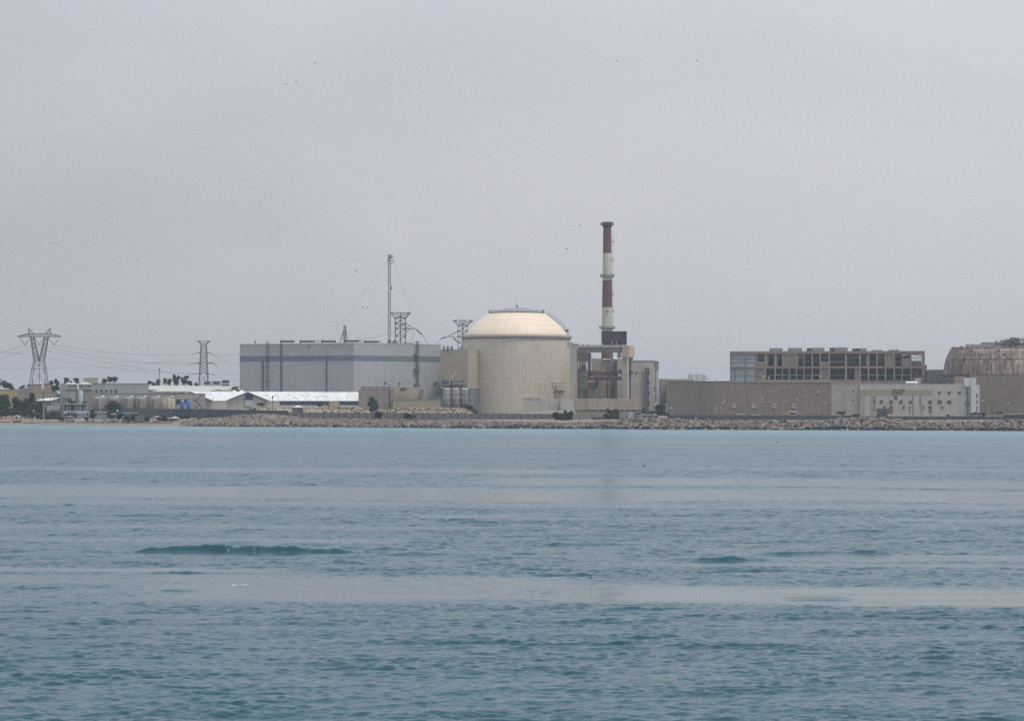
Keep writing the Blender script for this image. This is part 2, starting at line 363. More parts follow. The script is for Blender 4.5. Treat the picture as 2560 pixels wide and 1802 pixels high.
mm('boundary_wall', (.155, .155, .165), .9, .10, .2, .12)
mm('boundary_dark', (.075, .09, .11), .9, .15, .2, .12)
mm('post', (.06, .06, .07), .9, .1)
mm('blue_tank', (.02, .085, .26), .5, .1)
mm('navy', (.025, .045, .09), .5, .1)
mm('tank_taupe', (.19, .165, .155), .7, .1, .2, .12)
mm('tank_cream', (.43, .37, .26), .7, .08, .3, .08)
mm('tank_grey', (.17, .17, .185), .5, .1, .2, .2)
mm('window_dark', (.045, .055, .065), .3, .3, .6)
mm('window_teal', (.07, .11, .13), .3, .3, .6)
mm('door_brown', (.12, .08, .075), .8, .1)
mm('car_white', (.72, .73, .74), .3, .03, spec=.5)
mm('car_dark', (.05, .055, .06), .3, .1, spec=.5)
mm('rubber', (.02, .02, .02), .9)
mm('thatch', (.26, .23, .20), .95, .25, 1.5)
mm('wood', (.10, .075, .06), .9, .2, 1)
mm('insulator', (.10, .09, .09), .4, .1)
mm('bark', (.11, .085, .065), .9, .2)
mm('leaf_dark', (.022, .048, .032), .8, .55, .35)
mm('leaf_mid', (.032, .065, .042), .8, .5, .35)
mm('leaf_dry', (.10, .085, .075), .8, .4, .35)
mm('rubble', (.33, .27, .205), .95, .2, .4, bump=.3)
mm('bird_dark', (.02, .02, .022), .8)
mm('sign_navy', (.018, .03, .06), .6, .1)
mm('sign_green', (.03, .12, .09), .6, .1)
mm('fascia', (.38, .43, .45), .7, .06)
mm('soft_white_wall', (.40, .42, .46), .85, .07, .2, .06)

def lattice(mb, q0, q1, n, t, leg=None, sides=4):
    """square lattice shaft between two quads of corner points"""
    q0 = [np.array(p, float) for p in q0]; q1 = [np.array(p, float) for p in q1]; leg = (leg or t * 1.5) * .85; t = t * .8
    for a, b in zip(q0, q1): mb.bar(a, b, leg)
    for i in range(n):
        A_ = [a + (b - a) * i / n for a, b in zip(q0, q1)]; B_ = [a + (b - a) * (i + 1) / n for a, b in zip(q0, q1)]
        for s in range(sides):
            s2 = (s + 1) % 4
            mb.bar(A_[s], B_[s2], t); mb.bar(A_[s2], B_[s], t)
            mb.bar(B_[s], B_[s2], t)
    return mb
def sq(cx, D, py, hw, hd=None, dd=0):        # quad of corners at column cx, half width hw px
    s = D / F0; hw_ = hw * s; hd = hw_ if hd is None else hd
    c = P(cx, py, D); y = D + dd
    return [(c[0] - hw_, y - hd, c[2]), (c[0] + hw_, y - hd, c[2]), (c[0] + hw_, y + hd, c[2]), (c[0] - hw_, y + hd, c[2])]
def wire(mb, a, b, sag=1.5, t=.09, n=10):
    a = np.array(a); b = np.array(b); pr = a
    for i in range(1, n + 1):
        k = i / n; q = a + (b - a) * k; q = q - np.array((0, 0, 4 * sag * k * (1 - k))); mb.bar(pr, q, t); pr = q
    return mb
def tree(name, label, cat, clumps, D, base, material='leaf_dark', group=None, leaf=.5, dens=75, trunk=None, dx=None):
    """clumps: (px, py, rx_px, ry_px); base: photo row or None for the ground"""
    rr = random.Random(int(clumps[0][0] * 13 + D)); s = D / F0
    cx = trunk if trunk is not None else sum(c[0] for c in clumps) / len(clumps)
    zb = ground_at(cx, D) - .2 if base is None else PZ(base, D)
    root = thing(name, label, cat, (PX(cx, D), D, zb), group)
    tb = MB(); ztop = max(PZ(c[1], D) for c in clumps); tr = .018 * (ztop - zb) + .12
    top = np.array((PX(cx, D), D, zb + (ztop - zb) * .55)); tb.bar((PX(cx, D), D, zb), top, tr * 2, tr * 1.2)
    lf = MB()
    for (x, y, rx, ry) in clumps:
        c = P(x, y, D); c[1] += rr.uniform(-1, 1) * rx * s * .5; RX = rx * s; RY = ry * s; tb.bar(top - (0, 0, (ztop - zb) * .2), c, tr, tr * .35)
        n = int(min(4200, max(60, dens * RX * RY / (leaf * leaf) * .25 * 4)))
        subs = [(rr.uniform(-.7, .7), rr.uniform(-.7, .7), rr.uniform(-.75, .75), rr.uniform(.32, .55)) for _ in range(10)] + [(0, 0, 0, .55)]
        for i in range(n):
            sx_, sy_, sz_, sr = rr.choice(subs)
            u = np.array([rr.gauss(0, 1) for _ in range(3)]); u /= np.linalg.norm(u) + 1e-6; u *= sr * rr.uniform(.55, 1.05)
            q = c + np.array(((sx_ + u[0]) * RX, (sy_ + u[1]) * RX * .9, (sz_ + u[2]) * RY))
            if q[2] < zb + .1: continue
            L_ = leaf * rr.uniform(.6, 1.35); a = np.array([rr.uniform(-1, 1) for _ in range(3)]); a /= np.linalg.norm(a) + 1e-6; b = np.cross(a, u + .01); b /= np.linalg.norm(b) + 1e-6
            lf.add([q - a * L_ * .5, q + b * L_ * .3, q + a * L_ * .5, q - b * L_ * .3], [(0, 1, 2, 3)])
    obj('trunk', tb, M['bark'], root); obj('crown', lf, M[material], root)
    return root
def lamp(px, yt, yb, D, arms=((12, -2),), label='', group='street lamps along the plant roads', m='galvanised', t=.13):
    c = P(px, yb if yb else gy(D, ground_at(px, D)), D); root = thing('street_lamp', label, 'street lamp', tuple(c), group)
    mb = MB(); top = P(px, yt, D); mb.bar(c, top, t * 1.3, t); obj('pole', mb, M[m], root)
    for dx, dy in arms:
        e = P(px + dx, yt + dy, D); a = MB().bar(top, e, t * .8); obj('arm', a, M[m], root)
        sgn = 1 if dx > 0 else -1; hd = MB().hexa([e + np.array(v) for v in [(-.55, -.25, -.16), (.55, -.25, -.16), (.55, .25, -.16), (-.55, .25, -.16), (-.45, -.2, .14), (.45, -.2, .14), (.45, .2, .14), (-.45, .2, .14)]]); obj('lamp_head', hd, M['fascia'], root)
    return root
def windows(fr, root, rects, m='window_dark', o=.0, frame=True, name='window', fm='concrete', label=None):
    for r in rects:
        x0, x1, y0, y1 = r
        wn = obj(name, B(fr, x0, x1, y0, y1, -.06, .02), M[m], root, label)
        if frame:
            f = MB(); e = .45
            fr.box(f, x0 - e, x1 + e, y0 - e, y0, -.14, .01); fr.box(f, x0 - e, x1 + e, y1, y1 + e, -.2, .01)
            fr.box(f, x0 - e, x0, y0, y1, -.13, .012); fr.box(f, x1, x1 + e, y0, y1, -.13, .012)
            xm = (x0 + x1) / 2; fr.box(f, xm - .25, xm + .25, y0, y1, -.11, -.062)
            obj('frame', f, M[fm], wn)

# ================================================================ rock armour
def rock_mesh(seed, sub=0):
    rr = random.Random(seed); t = (1 + 5 ** .5) / 2
    vs = [np.array(v, float) / math.hypot(1, t) for v in [(-1, t, 0), (1, t, 0), (-1, -t, 0), (1, -t, 0), (0, -1, t), (0, 1, t), (0, -1, -t), (0, 1, -t), (t, 0, -1), (t, 0, 1), (-t, 0, -1), (-t, 0, 1)]]
    fs = [(0, 11, 5), (0, 5, 1), (0, 1, 7), (0, 7, 10), (0, 10, 11), (1, 5, 9), (5, 11, 4), (11, 10, 2), (10, 7, 6), (7, 1, 8), (3, 9, 4), (3, 4, 2), (3, 2, 6), (3, 6, 8), (3, 8, 9), (4, 9, 5), (2, 4, 11), (6, 2, 10), (8, 6, 7), (9, 8, 1)]
    for _ in range(sub):
        mid = {}; nf = []
        def gm(a, b):
            k = (min(a, b), max(a, b))
            if k not in mid: m_ = vs[a] + vs[b]; m_ /= np.linalg.norm(m_); vs.append(m_); mid[k] = len(vs) - 1
            return mid[k]
        for a, b, c in fs:
            x, y, z = gm(a, b), gm(b, c), gm(c, a); nf += [(a, x, z), (b, y, x), (c, z, y), (x, y, z)]
        fs = nf
    cuts = [(np.array([rr.gauss(0, 1) for _ in range(3)]), rr.uniform(.55, .85)) for _ in range(7)]
    out = []
    for v in vs:
        v = v * rr.uniform(.88, 1.08)
        for nrm, d_ in cuts:
            nn = nrm / np.linalg.norm(nrm); k = v @ nn
            if k > d_: v = v - nn * (k - d_)
        out.append(v)
    return out, fs
def rock_material(name, c, wet=.55):
    m = mat(name, c, .95, .45, .9, bump=.35); t = m.node_tree; n = t.nodes; l = t.links; p = n['Principled BSDF']
    src = p.inputs['Base Color'].links[0].from_socket
    ge = n.new('ShaderNodeNewGeometry'); s = n.new('ShaderNodeSeparateXYZ'); l.new(ge.outputs['Position'], s.inputs[0])
    # stone colour differs from block to block
    wn = n.new('ShaderNodeTexVoronoi'); wn.inputs['Scale'].default_value = .75; l.new(ge.outputs['Position'], wn.inputs['Vector'])
    hs = n.new('ShaderNodeSeparateColor'); l.new(wn.outputs['Color'], hs.inputs[0])
    mr = n.new('ShaderNodeMapRange'); mr.inputs[3].default_value = .22; mr.inputs[4].default_value = 1.6; l.new(hs.outputs[0], mr.inputs[0])
    vm = n.new('ShaderNodeVectorMath'); vm.operation = 'SCALE'; l.new(src, vm.inputs[0]); l.new(mr.outputs[0], vm.inputs['Scale'])
    gmx = n.new('ShaderNodeMixRGB'); gmx.inputs[2].default_value = (.20, .19, .19, 1); g2 = n.new('ShaderNodeMapRange'); g2.inputs[1].default_value = .3; g2.inputs[4].default_value = .7; l.new(hs.outputs[1], g2.inputs[0]); l.new(g2.outputs[0], gmx.inputs[0]); l.new(vm.outputs[0], gmx.inputs[1])
    # tide-wet, weed-dark foot of the bank
    nz = n.new('ShaderNodeTexNoise'); nz.inputs['Scale'].default_value = .05; l.new(ge.outputs['Position'], nz.inputs['Vector'])
    md = n.new('ShaderNodeMath'); md.operation = 'MULTIPLY_ADD'; md.inputs[1].default_value = 4.2; md.inputs[2].default_value = -1.1; l.new(nz.outputs[0], md.inputs[0])
    sb = n.new('ShaderNodeMath'); sb.operation = 'SUBTRACT'; l.new(s.outputs[2], sb.inputs[0]); l.new(md.outputs[0], sb.inputs[1])
    w_ = n.new('ShaderNodeMapRange'); w_.inputs[1].default_value = -.1; w_.inputs[2].default_value = .45; w_.inputs[3].default_value = 1; w_.inputs[4].default_value = 0; l.new(sb.outputs[0], w_.inputs[0])
    wm = n.new('ShaderNodeMixRGB'); wm.inputs[2].default_value = (.028, .033, .04, 1); l.new(w_.outputs[0], wm.inputs[0]); l.new(gmx.outputs[0], wm.inputs[1]); l.new(wm.outputs[0], p.inputs['Base Color'])
    return m
M['rock'] = rock_material('rock_armour', (.165, .13, .115))
variants = [rock_mesh(100 + i) for i in range(14)]
big = [rock_mesh(300 + i, 1) for i in range(8)]
rr = random.Random(5)
rocks = []
px = 452.0
while px < 3300:
    s_ = .42 + .26 * min(1, max(0, (px - 700) / 900)) + (.20 if px > 1950 else 0)
    D0 = Ds(px); dpx = s_ * 1.45 / D0 * F0
    o_ = -.5
    while o_ < 16.5:
        x = px + rr.uniform(-.6, .6) * dpx; oo = o_ + rr.uniform(-.5, .5)
        z = ground_h(x, oo) - .25; r_ = s_ * rr.choice([.55, .7, .85, 1, 1.25, 1.5])
        if x < 560 and rr.random() < (560 - x) / 200: r_ *= .6
        rocks.append((r_, x, oo, z)); o_ += s_ * 1.25
    px += dpx
vis = sorted([q for q in rocks if 1900 < q[1] < 2555 and q[3] > .3], key=lambda q: -q[0] / Ds(q[1]))[:300]
ids = set(id(q) for q in vis)
bm_ = []
for i, (vs, fs) in enumerate(big):
    me = bpy.data.meshes.new('boulder'); me.from_pydata([tuple(v) for v in vs], [], fs); me.materials.append(M['rock']); bm_.append(me)
for q in vis:
    o = bpy.data.objects.new('boulder', bm_[rr.randrange(8)]); col.objects.link(o); D = Ds(q[1]) + q[2]
    o.location = (PX(q[1], D), D, q[3] + q[0] * .25); o.rotation_euler = (rr.uniform(-.5, .5), rr.uniform(-.5, .5), rr.uniform(0, 6.28)); o.scale = (q[0] * rr.uniform(1.0, 1.45), q[0] * rr.uniform(.8, 1.1), q[0] * rr.uniform(.55, .85))
    tag(o, 'large tan boulder in the rock bank below the white windowed building', 'boulder', 'large boulders of the right hand rock bank')
def scatter(lst, name, m):
    V = []; Fc = []; k = 0
    for (r_, x, y, z) in lst:
        vs, fs = variants[rr.randrange(14)]; a = rr.uniform(0, 6.28); ca, sa = math.cos(a), math.sin(a); sx_, sy_, sz_ = r_ * rr.uniform(1, 1.4), r_ * rr.uniform(.8, 1.1), r_ * rr.uniform(.55, .9)
        for v in vs:
            vx, vy = v[0] * sx_, v[1] * sy_; V.append((x + vx * ca - vy * sa, y + vx * sa + vy * ca, z + v[2] * sz_ + vx * .25))
        Fc += [tuple(i + k for i in f) for f in fs]; k += len(vs)
    mb = MB(); mb.v = V; mb.f = Fc; o = obj(name, mb, m); tag(o, kind='stuff'); return o
scatter([(r_, PX(x, Ds(x) + oo), Ds(x) + oo, z + r_ * .2) for (r_, x, oo, z) in rocks if id((r_, x, oo, z)) not in ids and (r_, x, oo, z) not in set(vis)], 'rock_armour', M['rock'])

# rubble berm behind the boundary wall
bp_ = [(536, 1031), (560, 1024), (620, 1022), (700, 1020), (760, 1019.5), (811, 1018.5), (880, 1019.5), (932, 1024), (955, 1025), (985, 1025), (1018, 1022), (1070, 1022), (1100, 1021), (1160, 1021.5), (1185, 1033), (1200, 1040)]
DB = 1235.0
bm2 = MB(); rr2 = random.Random(8); xs = list(range(536, 1204, 6))
for x in xs:
    zt = PZ(tab(bp_, x), DB + 8)
    for o_, k in ((0, 0), (3, .45), (6, .85), (9, 1), (16, .9), (24, .1)):
        D = DB + o_; zz = 2.9 + (zt - 2.9) * k + rr2.uniform(-.15, .15); bm2.v.append((PX(x, D), D, zz))
for i in range(len(xs) - 1):
    for j in range(5): a = i * 6 + j; bm2.f.append((a, a + 6, a + 7, a + 1))
tag(obj('berm', bm2, M['rubble']), kind='structure')
rb = []
for i in range(1500):
    x = rr2.uniform(800, 1180); o_ = rr2.uniform(1, 10); zt = PZ(tab(bp_, x), DB + 8); k = min(1, o_ / 7); r_ = rr2.choice([.25, .35, .5, .7]); D = DB + o_
    rb.append((r_, PX(x, D), D, 2.9 + (zt - 2.9) * k + r_ * .1))
for i in range(500):
    x = rr2.uniform(520, 800); o_ = rr2.uniform(1, 10); zt = PZ(tab(bp_, x), DB + 8); k = min(1, o_ / 7); D = DB + o_
    rb.append((rr2.choice([.2, .3, .45]), PX(x, D), D, 2.9 + (zt - 2.9) * k))
M['rock_pale'] = rock_material('rubble_stone', (.34, .27, .20))
scatter(rb, 'rubble', M['rock_pale'])
# low gravel mound in front of the reactor
gm_ = MB(); xs = list(range(1300, 1436, 6)); D = 1300
for x in xs:
    top = 1032 - 6.5 * math.exp(-((x - 1378) / 45) ** 2)
    for o_, k in ((0, 0), (4, .6), (8, 1), (14, 0)): gm_.v.append((PX(x, D + o_), D + o_, 3.2 + (PZ(top, D) - 3.2) * k + rr2.uniform(-.1, .1)))
for i in range(len(xs) - 1):
    for j in range(3): a = i * 4 + j; gm_.f.append((a, a + 4, a + 5, a + 1))
tag(obj('gravel_mound', gm_, M['taupe']), kind='structure')

# ================================================================ boundary walls
def wall(name, label, x0, x1, D, yt, yb, step, m, pm='post', pw=.5, post_up=.6):
    Df = D if callable(D) else (lambda x: D)
    mid = (x0 + x1) / 2; D = Df(mid); c = P(mid, yb, D); root = thing(name, label, 'wall', (c[0], c[1], 2.8), None)
    ya = yt if callable(yt) else (lambda x: yt); yc_ = yb if callable(yb) else (lambda x: yb)
    mb = MB(); n = max(1, int((x1 - x0) / 40))
    for i in range(n):
        a = x0 + (x1 - x0) * i / n; b = x0 + (x1 - x0) * (i + 1) / n
        A0, A1 = P(a, ya(a), Df(a)), P(b, ya(b), Df(b)); zb = 1.0; Da, Db = A0[1], A1[1]
        mb.hexa([(A0[0], Da, zb), (A1[0], Db, zb), (A1[0], Db + .3, zb), (A0[0], Da + .3, zb), (A0[0], Da, A0[2]), (A1[0], Db, A1[2]), (A1[0], Db + .3, A1[2]), (A0[0], Da + .3, A0[2])])
    obj('wall_panel', mb, M[m], root)
    if step:
        x = x0
        while x <= x1 + .1:
            q = P(x, ya(x) - post_up, D); h = pw / 2 * D / F0 * 1.2
            p = MB().hexa([(q[0] - h, D - .12, 1.), (q[0] + h, D - .12, 1.), (q[0] + h, D - .003, 1.), (q[0] - h, D - .003, 1.), (q[0] - h, D - .12, q[2]), (q[0] + h, D - .12, q[2]), (q[0] + h, D - .003, q[2]), (q[0] - h, D - .003, q[2])])
            obj('wall_post', p, M[pm], root); x += step
    return root
wall('boundary_wall', 'long grey concrete boundary wall with dark posts above the rock bank below the dome', 722, 1434, 1160, lambda x: 1030.3 + (x - 722) * .0062, 1049, 17.6, 'boundary_wall', pw=.9)
wall('boundary_wall', 'dark plain boundary wall between the storage tanks and the left rock mound', 230, 721, lambda x: 1306 if x < 465 else (1306 - (x - 465) * 1.25 if x < 530 else 1225 - (x - 530) * .32), lambda x: 1022 + max(0, (x - 480)) * .018, 1045, 0, 'boundary_dark')
wall('boundary_wall', 'short taupe wall section behind the bush near the grey transformer box', 1436, 1572, 1150, 1036.5, 1052, 44, 'taupe', pw=.8)
wall('boundary_wall', 'dark boundary wall along the rock bank below the long brown hall', 1668, 2150, 1110, lambda x: 1037.5 + (x - 1668) * .002, 1052, 0, 'boundary_dark')
wall('boundary_wall', 'dark boundary wall with thin posts below the white windowed building', 2151, 2700, 1105, lambda x: 1040.5, 1056, 33, 'boundary_dark', pw=.6, post_up=1.0)
fr = Fr(1499, 1135); single('transformer_box', fr.box(fr.box(MB(), 1481, 1519, 1043, 1056, 0, 3), 1480, 1520, 1042, 1043, -.2, 3.2), M['boundary_wall'], 'low blue grey box by the shore left of the green bush', 'transformer')
fr = Fr(1582, 1120); r = thing('sign_base', 'pale grey concrete block left of the navy lettered sign', 'block', fr.loc(1571, 1592)); obj('block', B(fr, 1571, 1592, 1030.5, 1052, 0, 1.5), M['soft_white_wall'], r); obj('cap', B(fr, 1585, 1592.6, 1030, 1052, -.15, -.005), M['boundary_wall'], r)
# lettered sign
fr = Fr(1618, 1112)
r = thing('lettered_sign', 'navy sign with white Persian lettering standing on the rock bank', 'sign', fr.loc(1593, 1645))
obj('sign_panel', B(fr, 1593, 1645, 1031.5, 1044, 0, .25), M['sign_navy'], r); pb = MB()
for x in (1597, 1611, 1627, 1641): fr.box(pb, x - .6, x + .6, 1043.8, 1052, .02, .22)
obj('sign_post', pb, M['post'], r)
def text_mesh(s, fr, x0, x1, yc_, hpx, m, parent, off=-.06, name='lettering'):
    cu = bpy.data.curves.new('t', 'FONT'); cu.body = s; cu.size = 1; cu.extrude = .012; cu.offset = .012; o = bpy.data.objects.new('t', cu); col.objects.link(o)
    dg = bpy.context.evaluated_depsgraph_get(); me = bpy.data.meshes.new_from_object(o.evaluated_get(dg)); bpy.data.objects.remove(o)
    v = np.array([tuple(q.co) for q in me.vertices]); mb = MB()
    if len(v) == 0: return None
    a, b = v.min(0), v.max(0); L0 = fr.p(x0, yc_, 0); L1 = fr.p(x1, yc_, 0); W = np.linalg.norm(L1[:2] - L0[:2]); sx_ = W / (b[0] - a[0]); hz_ = hpx * fr.D / F0; sz_ = hz_ / (b[1] - a[1])
    vv = []
    for q in v:
        w_ = L0[:2] + fr.r * (q[0] - a[0]) * sx_ + fr.u * (off - q[2] * 2); vv.append((w_[0], w_[1], L0[2] + (q[1] - (a[1] + b[1]) / 2) * sz_))
    mb.v = vv; mb.f = [tuple(p.vertices) for p in me.polygons]; bpy.data.meshes.remove(me)
    return obj(name, mb, m, parent)
text_mesh('\uFEB1\uFEAD\uFE8E\uFED3 \uFEEA\uFEB8\uFBFF\uFEE4\uFEEB \uFE9E\uFBFF\uFEE0\uFEA7', fr, 1594.5, 1643, 1037, 10.0, M['white_paint'], r)

# ================================================================ turbine hall (large grey building)
cA = np.array((PX(884, 1452), 1452.)); cL = np.array((PX(599.5, 1480), 1480.)); cR = np.array((PX(1102, 1492), 1492.))
back = cL + (cR - cA); zt = PZ(858, 1452)
hall = thing('turbine_hall', 'large windowless grey hall with a dark horizontal band left of the dome', 'building', (cA[0], cA[1], 3.0))
class Sk:                                                    # a skewed facade from a to b
    def __init__(s, a, b, xa, xb): s.a = a; s.b = b; s.xa = xa; s.xb = xb; d = (b - a) / np.linalg.norm(b - a); s.r = d; s.u = np.array((-d[1], d[0])); s.D = (a[1] + b[1]) / 2
    def p(s, px, py, o=0.):
        tx = (px - 1280) / F0; e = s.b - s.a; k = (s.a[0] - tx * s.a[1]) / (tx * e[1] - e[0]); q = s.a + e * k; D = q[1]; q = q + s.u * o
        return np.array((q[0], q[1], G if py is None else CH - (py - HY) / F0 * D))
    def box(s, mb, x0, x1, yt, yb, o0=0., o1=1.):
        return mb.hexa([s.p(x0, yb, o0), s.p(x1, yb, o0), s.p(x1, yb, o1), s.p(x0, yb, o1), s.p(x0, yt, o0), s.p(x1, yt, o0), s.p(x1, yt, o1), s.p(x0, yt, o1)])
fl = Sk(cL, cA, 599.5, 884); frr = Sk(cA, cR, 884, 1102)
hexv = lambda z: [(*cA, z), (*cR, z), (*back, z), (*cL, z)]
obj('wall', MB().hexa(hexv(G) + hexv(zt)), M['grey_cladding'], hall)
# band and trims ring the hall just proud of the cladding; given in metres so they run level
def ring(z0, z1, o):
    mb = MB()
    for f_, a_, b_ in ((fl, cL, cA), (frr, cA, cR)):
        d = (b_ - a_) / np.linalg.norm(b_ - a_); a2 = a_ - d * 0; b2 = b_ + d * (o if f_ is fl else 0); u = -f_.u * o
        mb.hexa([(*(a2 + u), z0), (*(b2 + u), z0), (*b2, z0), (*a2, z0), (*(a2 + u), z1), (*(b2 + u), z1), (*b2, z1), (*a2, z1)])
    return mb
obj('dark_band', ring(PZ(901, 1452), PZ(888, 1452), .12), M['teal_band'], hall)
obj('roof_edge', ring(zt - .15, zt + .25, .18), M['light_metal'], hall)
for x0, x1, yt in ((655.6, 659, 901), (701.5, 705.5, 858), (815.3, 818.3, 893)):
    obj('downpipe_channel', fl.box(MB(), x0, x1, yt, None, -.35, .02), M['dark_teal'], hall)
ld = MB(); fl.box(ld, 669, 669.8, 851, 976, -1.2, -.8); fl.box(ld, 671.8, 672.4, 856, 976, -1.2, -.8)
for y in range(858, 976, 5): fl.box(ld, 669, 672.4, y, y + .6, -1.3, -.8)
for y in (897, 914, 951): fl.box(ld, 664.5, 674, y, y + 1.2, -1.6, -.2)
obj('ladder', ld, M['steel'], hall)
ld = MB(); frr.box(ld, 1039.4, 1040.4, 852, 966, -1.2, -.8); frr.box(ld, 1043.2, 1044.2, 852, 966, -1.2, -.8)
for y in range(856, 966, 5): frr.box(ld, 1039, 1044.2, y, y + .8, -1.3, -.8)
for y, a, b in ((884, 1034, 1042), (922, 1034, 1046), (961, 1034, 1046)): frr.box(ld, a, b, y, y + 4, -1.8, -.2)
obj('ladder', ld, M['steel'], hall)
for x0, x1, y0, y1 in ((959.5, 966, 954.5, 960), (1083.5, 1092, 956, 962.5), (770, 774.5, 864.5, 867.5), (833, 835.5, 866, 868)):
    f_ = fl if x0 < 884 else frr
    if x0 < 900: y0, y1 = y0, y1
    obj('vent_grille', f_.box(MB(), x0, x1, y0, y1, -.25, .02), M['steel'], hall)
obj('vent_grille', frr.box(MB(), 995.5, 1000.5, 957, 960, -.5, .02), M['dark_metal'], hall)
# things standing on the hall roof
RY = CH - (858 - HY) / F0 * 1452
def roofbox(name, label, cat, boxes, D, m, group=None, z0=RY):
    fr = Fr((boxes[0][0] + boxes[-1][1]) / 2, D); mb = MB()
    for x0, x1, yt, yb, d0, d1 in boxes: fr.box(mb, x0, x1, yt, yb, d0, d1)
    return single(name, mb, M[m], label, cat, group=group)
gA = 'air handling units on the grey hall roof'
def ahu(x0, x1, yt, D, lab):
    fr = Fr((x0 + x1) / 2, D); c = fr.p((x0 + x1) / 2, 860); r = thing('air_handling_unit', lab, 'air unit', (c[0], c[1], RY), gA)
    mb = MB(); fr.box(mb, x0, x1, yt, yt + 4.6, 0, 4); obj('casing', mb, M['dark_metal'], r)
    l_ = MB(); x = x0 + 1
    while x < x1 - .5: fr.box(l_, x, x + .8, yt + 4.4, gy(D, RY), .3, .8); x += (x1 - x0 - 2.6) / 4
    obj('support', l_, M['steel'], r); obj('duct', B(fr, x0 - 2.5, x0 + 2, yt - 1, yt + 5.5, .8, 3), M['steel'], r); obj('tray', B(fr, x0 + 3, x0 + (x1 - x0) * .5, yt + 4.9, yt + 6, -.8, -.1), M['light_metal'], r)
ahu(703, 736, 851, 1500, 'dark roof unit with a duct at the top of the dark wall channel'); ahu(751, 786, 851.2, 1500, 'dark roof unit second from the left on the grey hall')
ahu(805, 840, 851, 1500, 'dark roof unit just left of the twin roof stacks'); ahu(864, 898, 850.2, 1500, 'dark roof unit just right of the twin roof stacks'); ahu(912, 947, 852, 1500, 'dark roof unit with a white tray left of the tall mast')
roofbox('roof_vent', 'small dark mushroom vent at the left end of the grey hall roof', 'vent', [(635.5, 639.5, 852, 855, 0, 1.5), (636.5, 638.7, 855, 859.5, .3, 1.1)], 1490, 'dark_metal')
for i, (x, lab) in enumerate(((788, 'short roof pipe by the second dark unit'), (793.5, 'capped roof pipe between the second and third dark units'), (797, 'thin roof pipe left of the third dark unit'), (901, 'roof pipe right of the fourth dark unit'), (906, 'thin roof pipe between the fourth and fifth dark units'), (952, 'roof pipe right of the fifth dark unit'))):
    roofbox('roof_pipe', lab, 'pipe', [(x - .7, x + .7, 850.5 + (i % 3), 859.5, 0, .4), (x - 1.3, x + 1.3, 850 + (i % 3), 851.2 + (i % 3), -.2, .6)], 1495, 'steel', 'pipes on the grey hall roof')
roofbox('roof_duct', 'long low dark duct behind the right part of the grey hall roof', 'duct', [(965, 1033, 857.2, 860.5, 0, 2), (951, 965, 858, 860, .2, 1.8)], 1500, 'dark_metal')
roofbox('roof_unit', 'grey roof cabinet between the tall mast and the lattice pylon', 'cabinet', [(981, 991, 852, 860, 0, 2), (982, 990, 850.8, 852, .3, 1.7)], 1500, 'steel')
r = thing('roof_stack', 'pair of thin dark stacks with splayed braces on the grey hall roof', 'stack', tuple(P(862, 858, 1500)))
for x in (860, 863.6): obj('stack_pipe', MB().bar(P(x, 859, 1500), P(x, 813, 1500), .55), M['dark_metal'], r)
for a, b in (((858.5, 828), (847, 859)), ((859, 829), (850.5, 859)), ((865, 828), (873.5, 859)), ((864.5, 829), (868, 859))): obj('brace', MB().bar(P(a[0], a[1], 1500), P(b[0], b[1], 1497), .22), M['steel'], r)
obj('collar', MB().bar(P(857.5, 828.5, 1500), P(866.5, 828.5, 1500), .5), M['dark_metal'], r)
r = thing('roof_antenna', 'short pair of aerials on the right part of the grey hall roof', 'antenna', tuple(P(1041, 861, 1498)))
for x in (1037.5, 1041, 1046): obj('aerial', MB().bar(P(x, 862, 1498), P(x, 852, 1498), .2), M['steel'], r)
obj('crossbar', MB().bar(P(1036, 856, 1498), P(1047, 856, 1498), .18), M['steel'], r)
# guyed mast
D = 1560; r = thing('guyed_mast', 'very tall slim lattice mast with guy wires behind the grey hall', 'mast', (PX(973.5, D), D, 3.4))
obj('shaft', lattice(MB(), sq(973, D, gy(D, 3.4), 3.0), sq(973.7, D, 638, 3.0), 62, .14, .26), M['steel'], r)
hd = MB(); [hd.bar(P(x, 649, D), P(x, 636.5, D), .3) for x in (970.8, 972.5, 974.2, 976.5, 980.5)]; hd.bar(P(976, 640, D), P(981, 640, D), .3); hd.bar(P(976, 644, D), P(980.5, 643, D), .9); obj('antenna_head', hd, M['steel'], r)
ca = MB().bar(P(968.5, 652, D), P(985.5, 652, D), .3).bar(P(969, 652, D), P(972, 661, D), .25).bar(P(985, 652, D), P(976, 662, D), .25); obj('crossarm', ca, M['steel'], r)
obj('antenna_panel', MB().bar(P(979, 716.5, D), P(979, 724, D), .7), M['steel'], r); obj('base_cabinet', MB().bar(P(973.5, 850, D), P(973.5, 860, D), 2.0), M['steel'], r)
for a, b, dD in (((968.5, 653), (824, 848), -20), ((985, 653), (1060, 868), 10), ((971, 786), (890, 850), -12), ((975, 786), (1040, 862), 6)):
    obj('guy_wire', MB().bar(P(a[0], a[1], D), P(b[0], b[1], D + dD), .07), M['steel'], r)

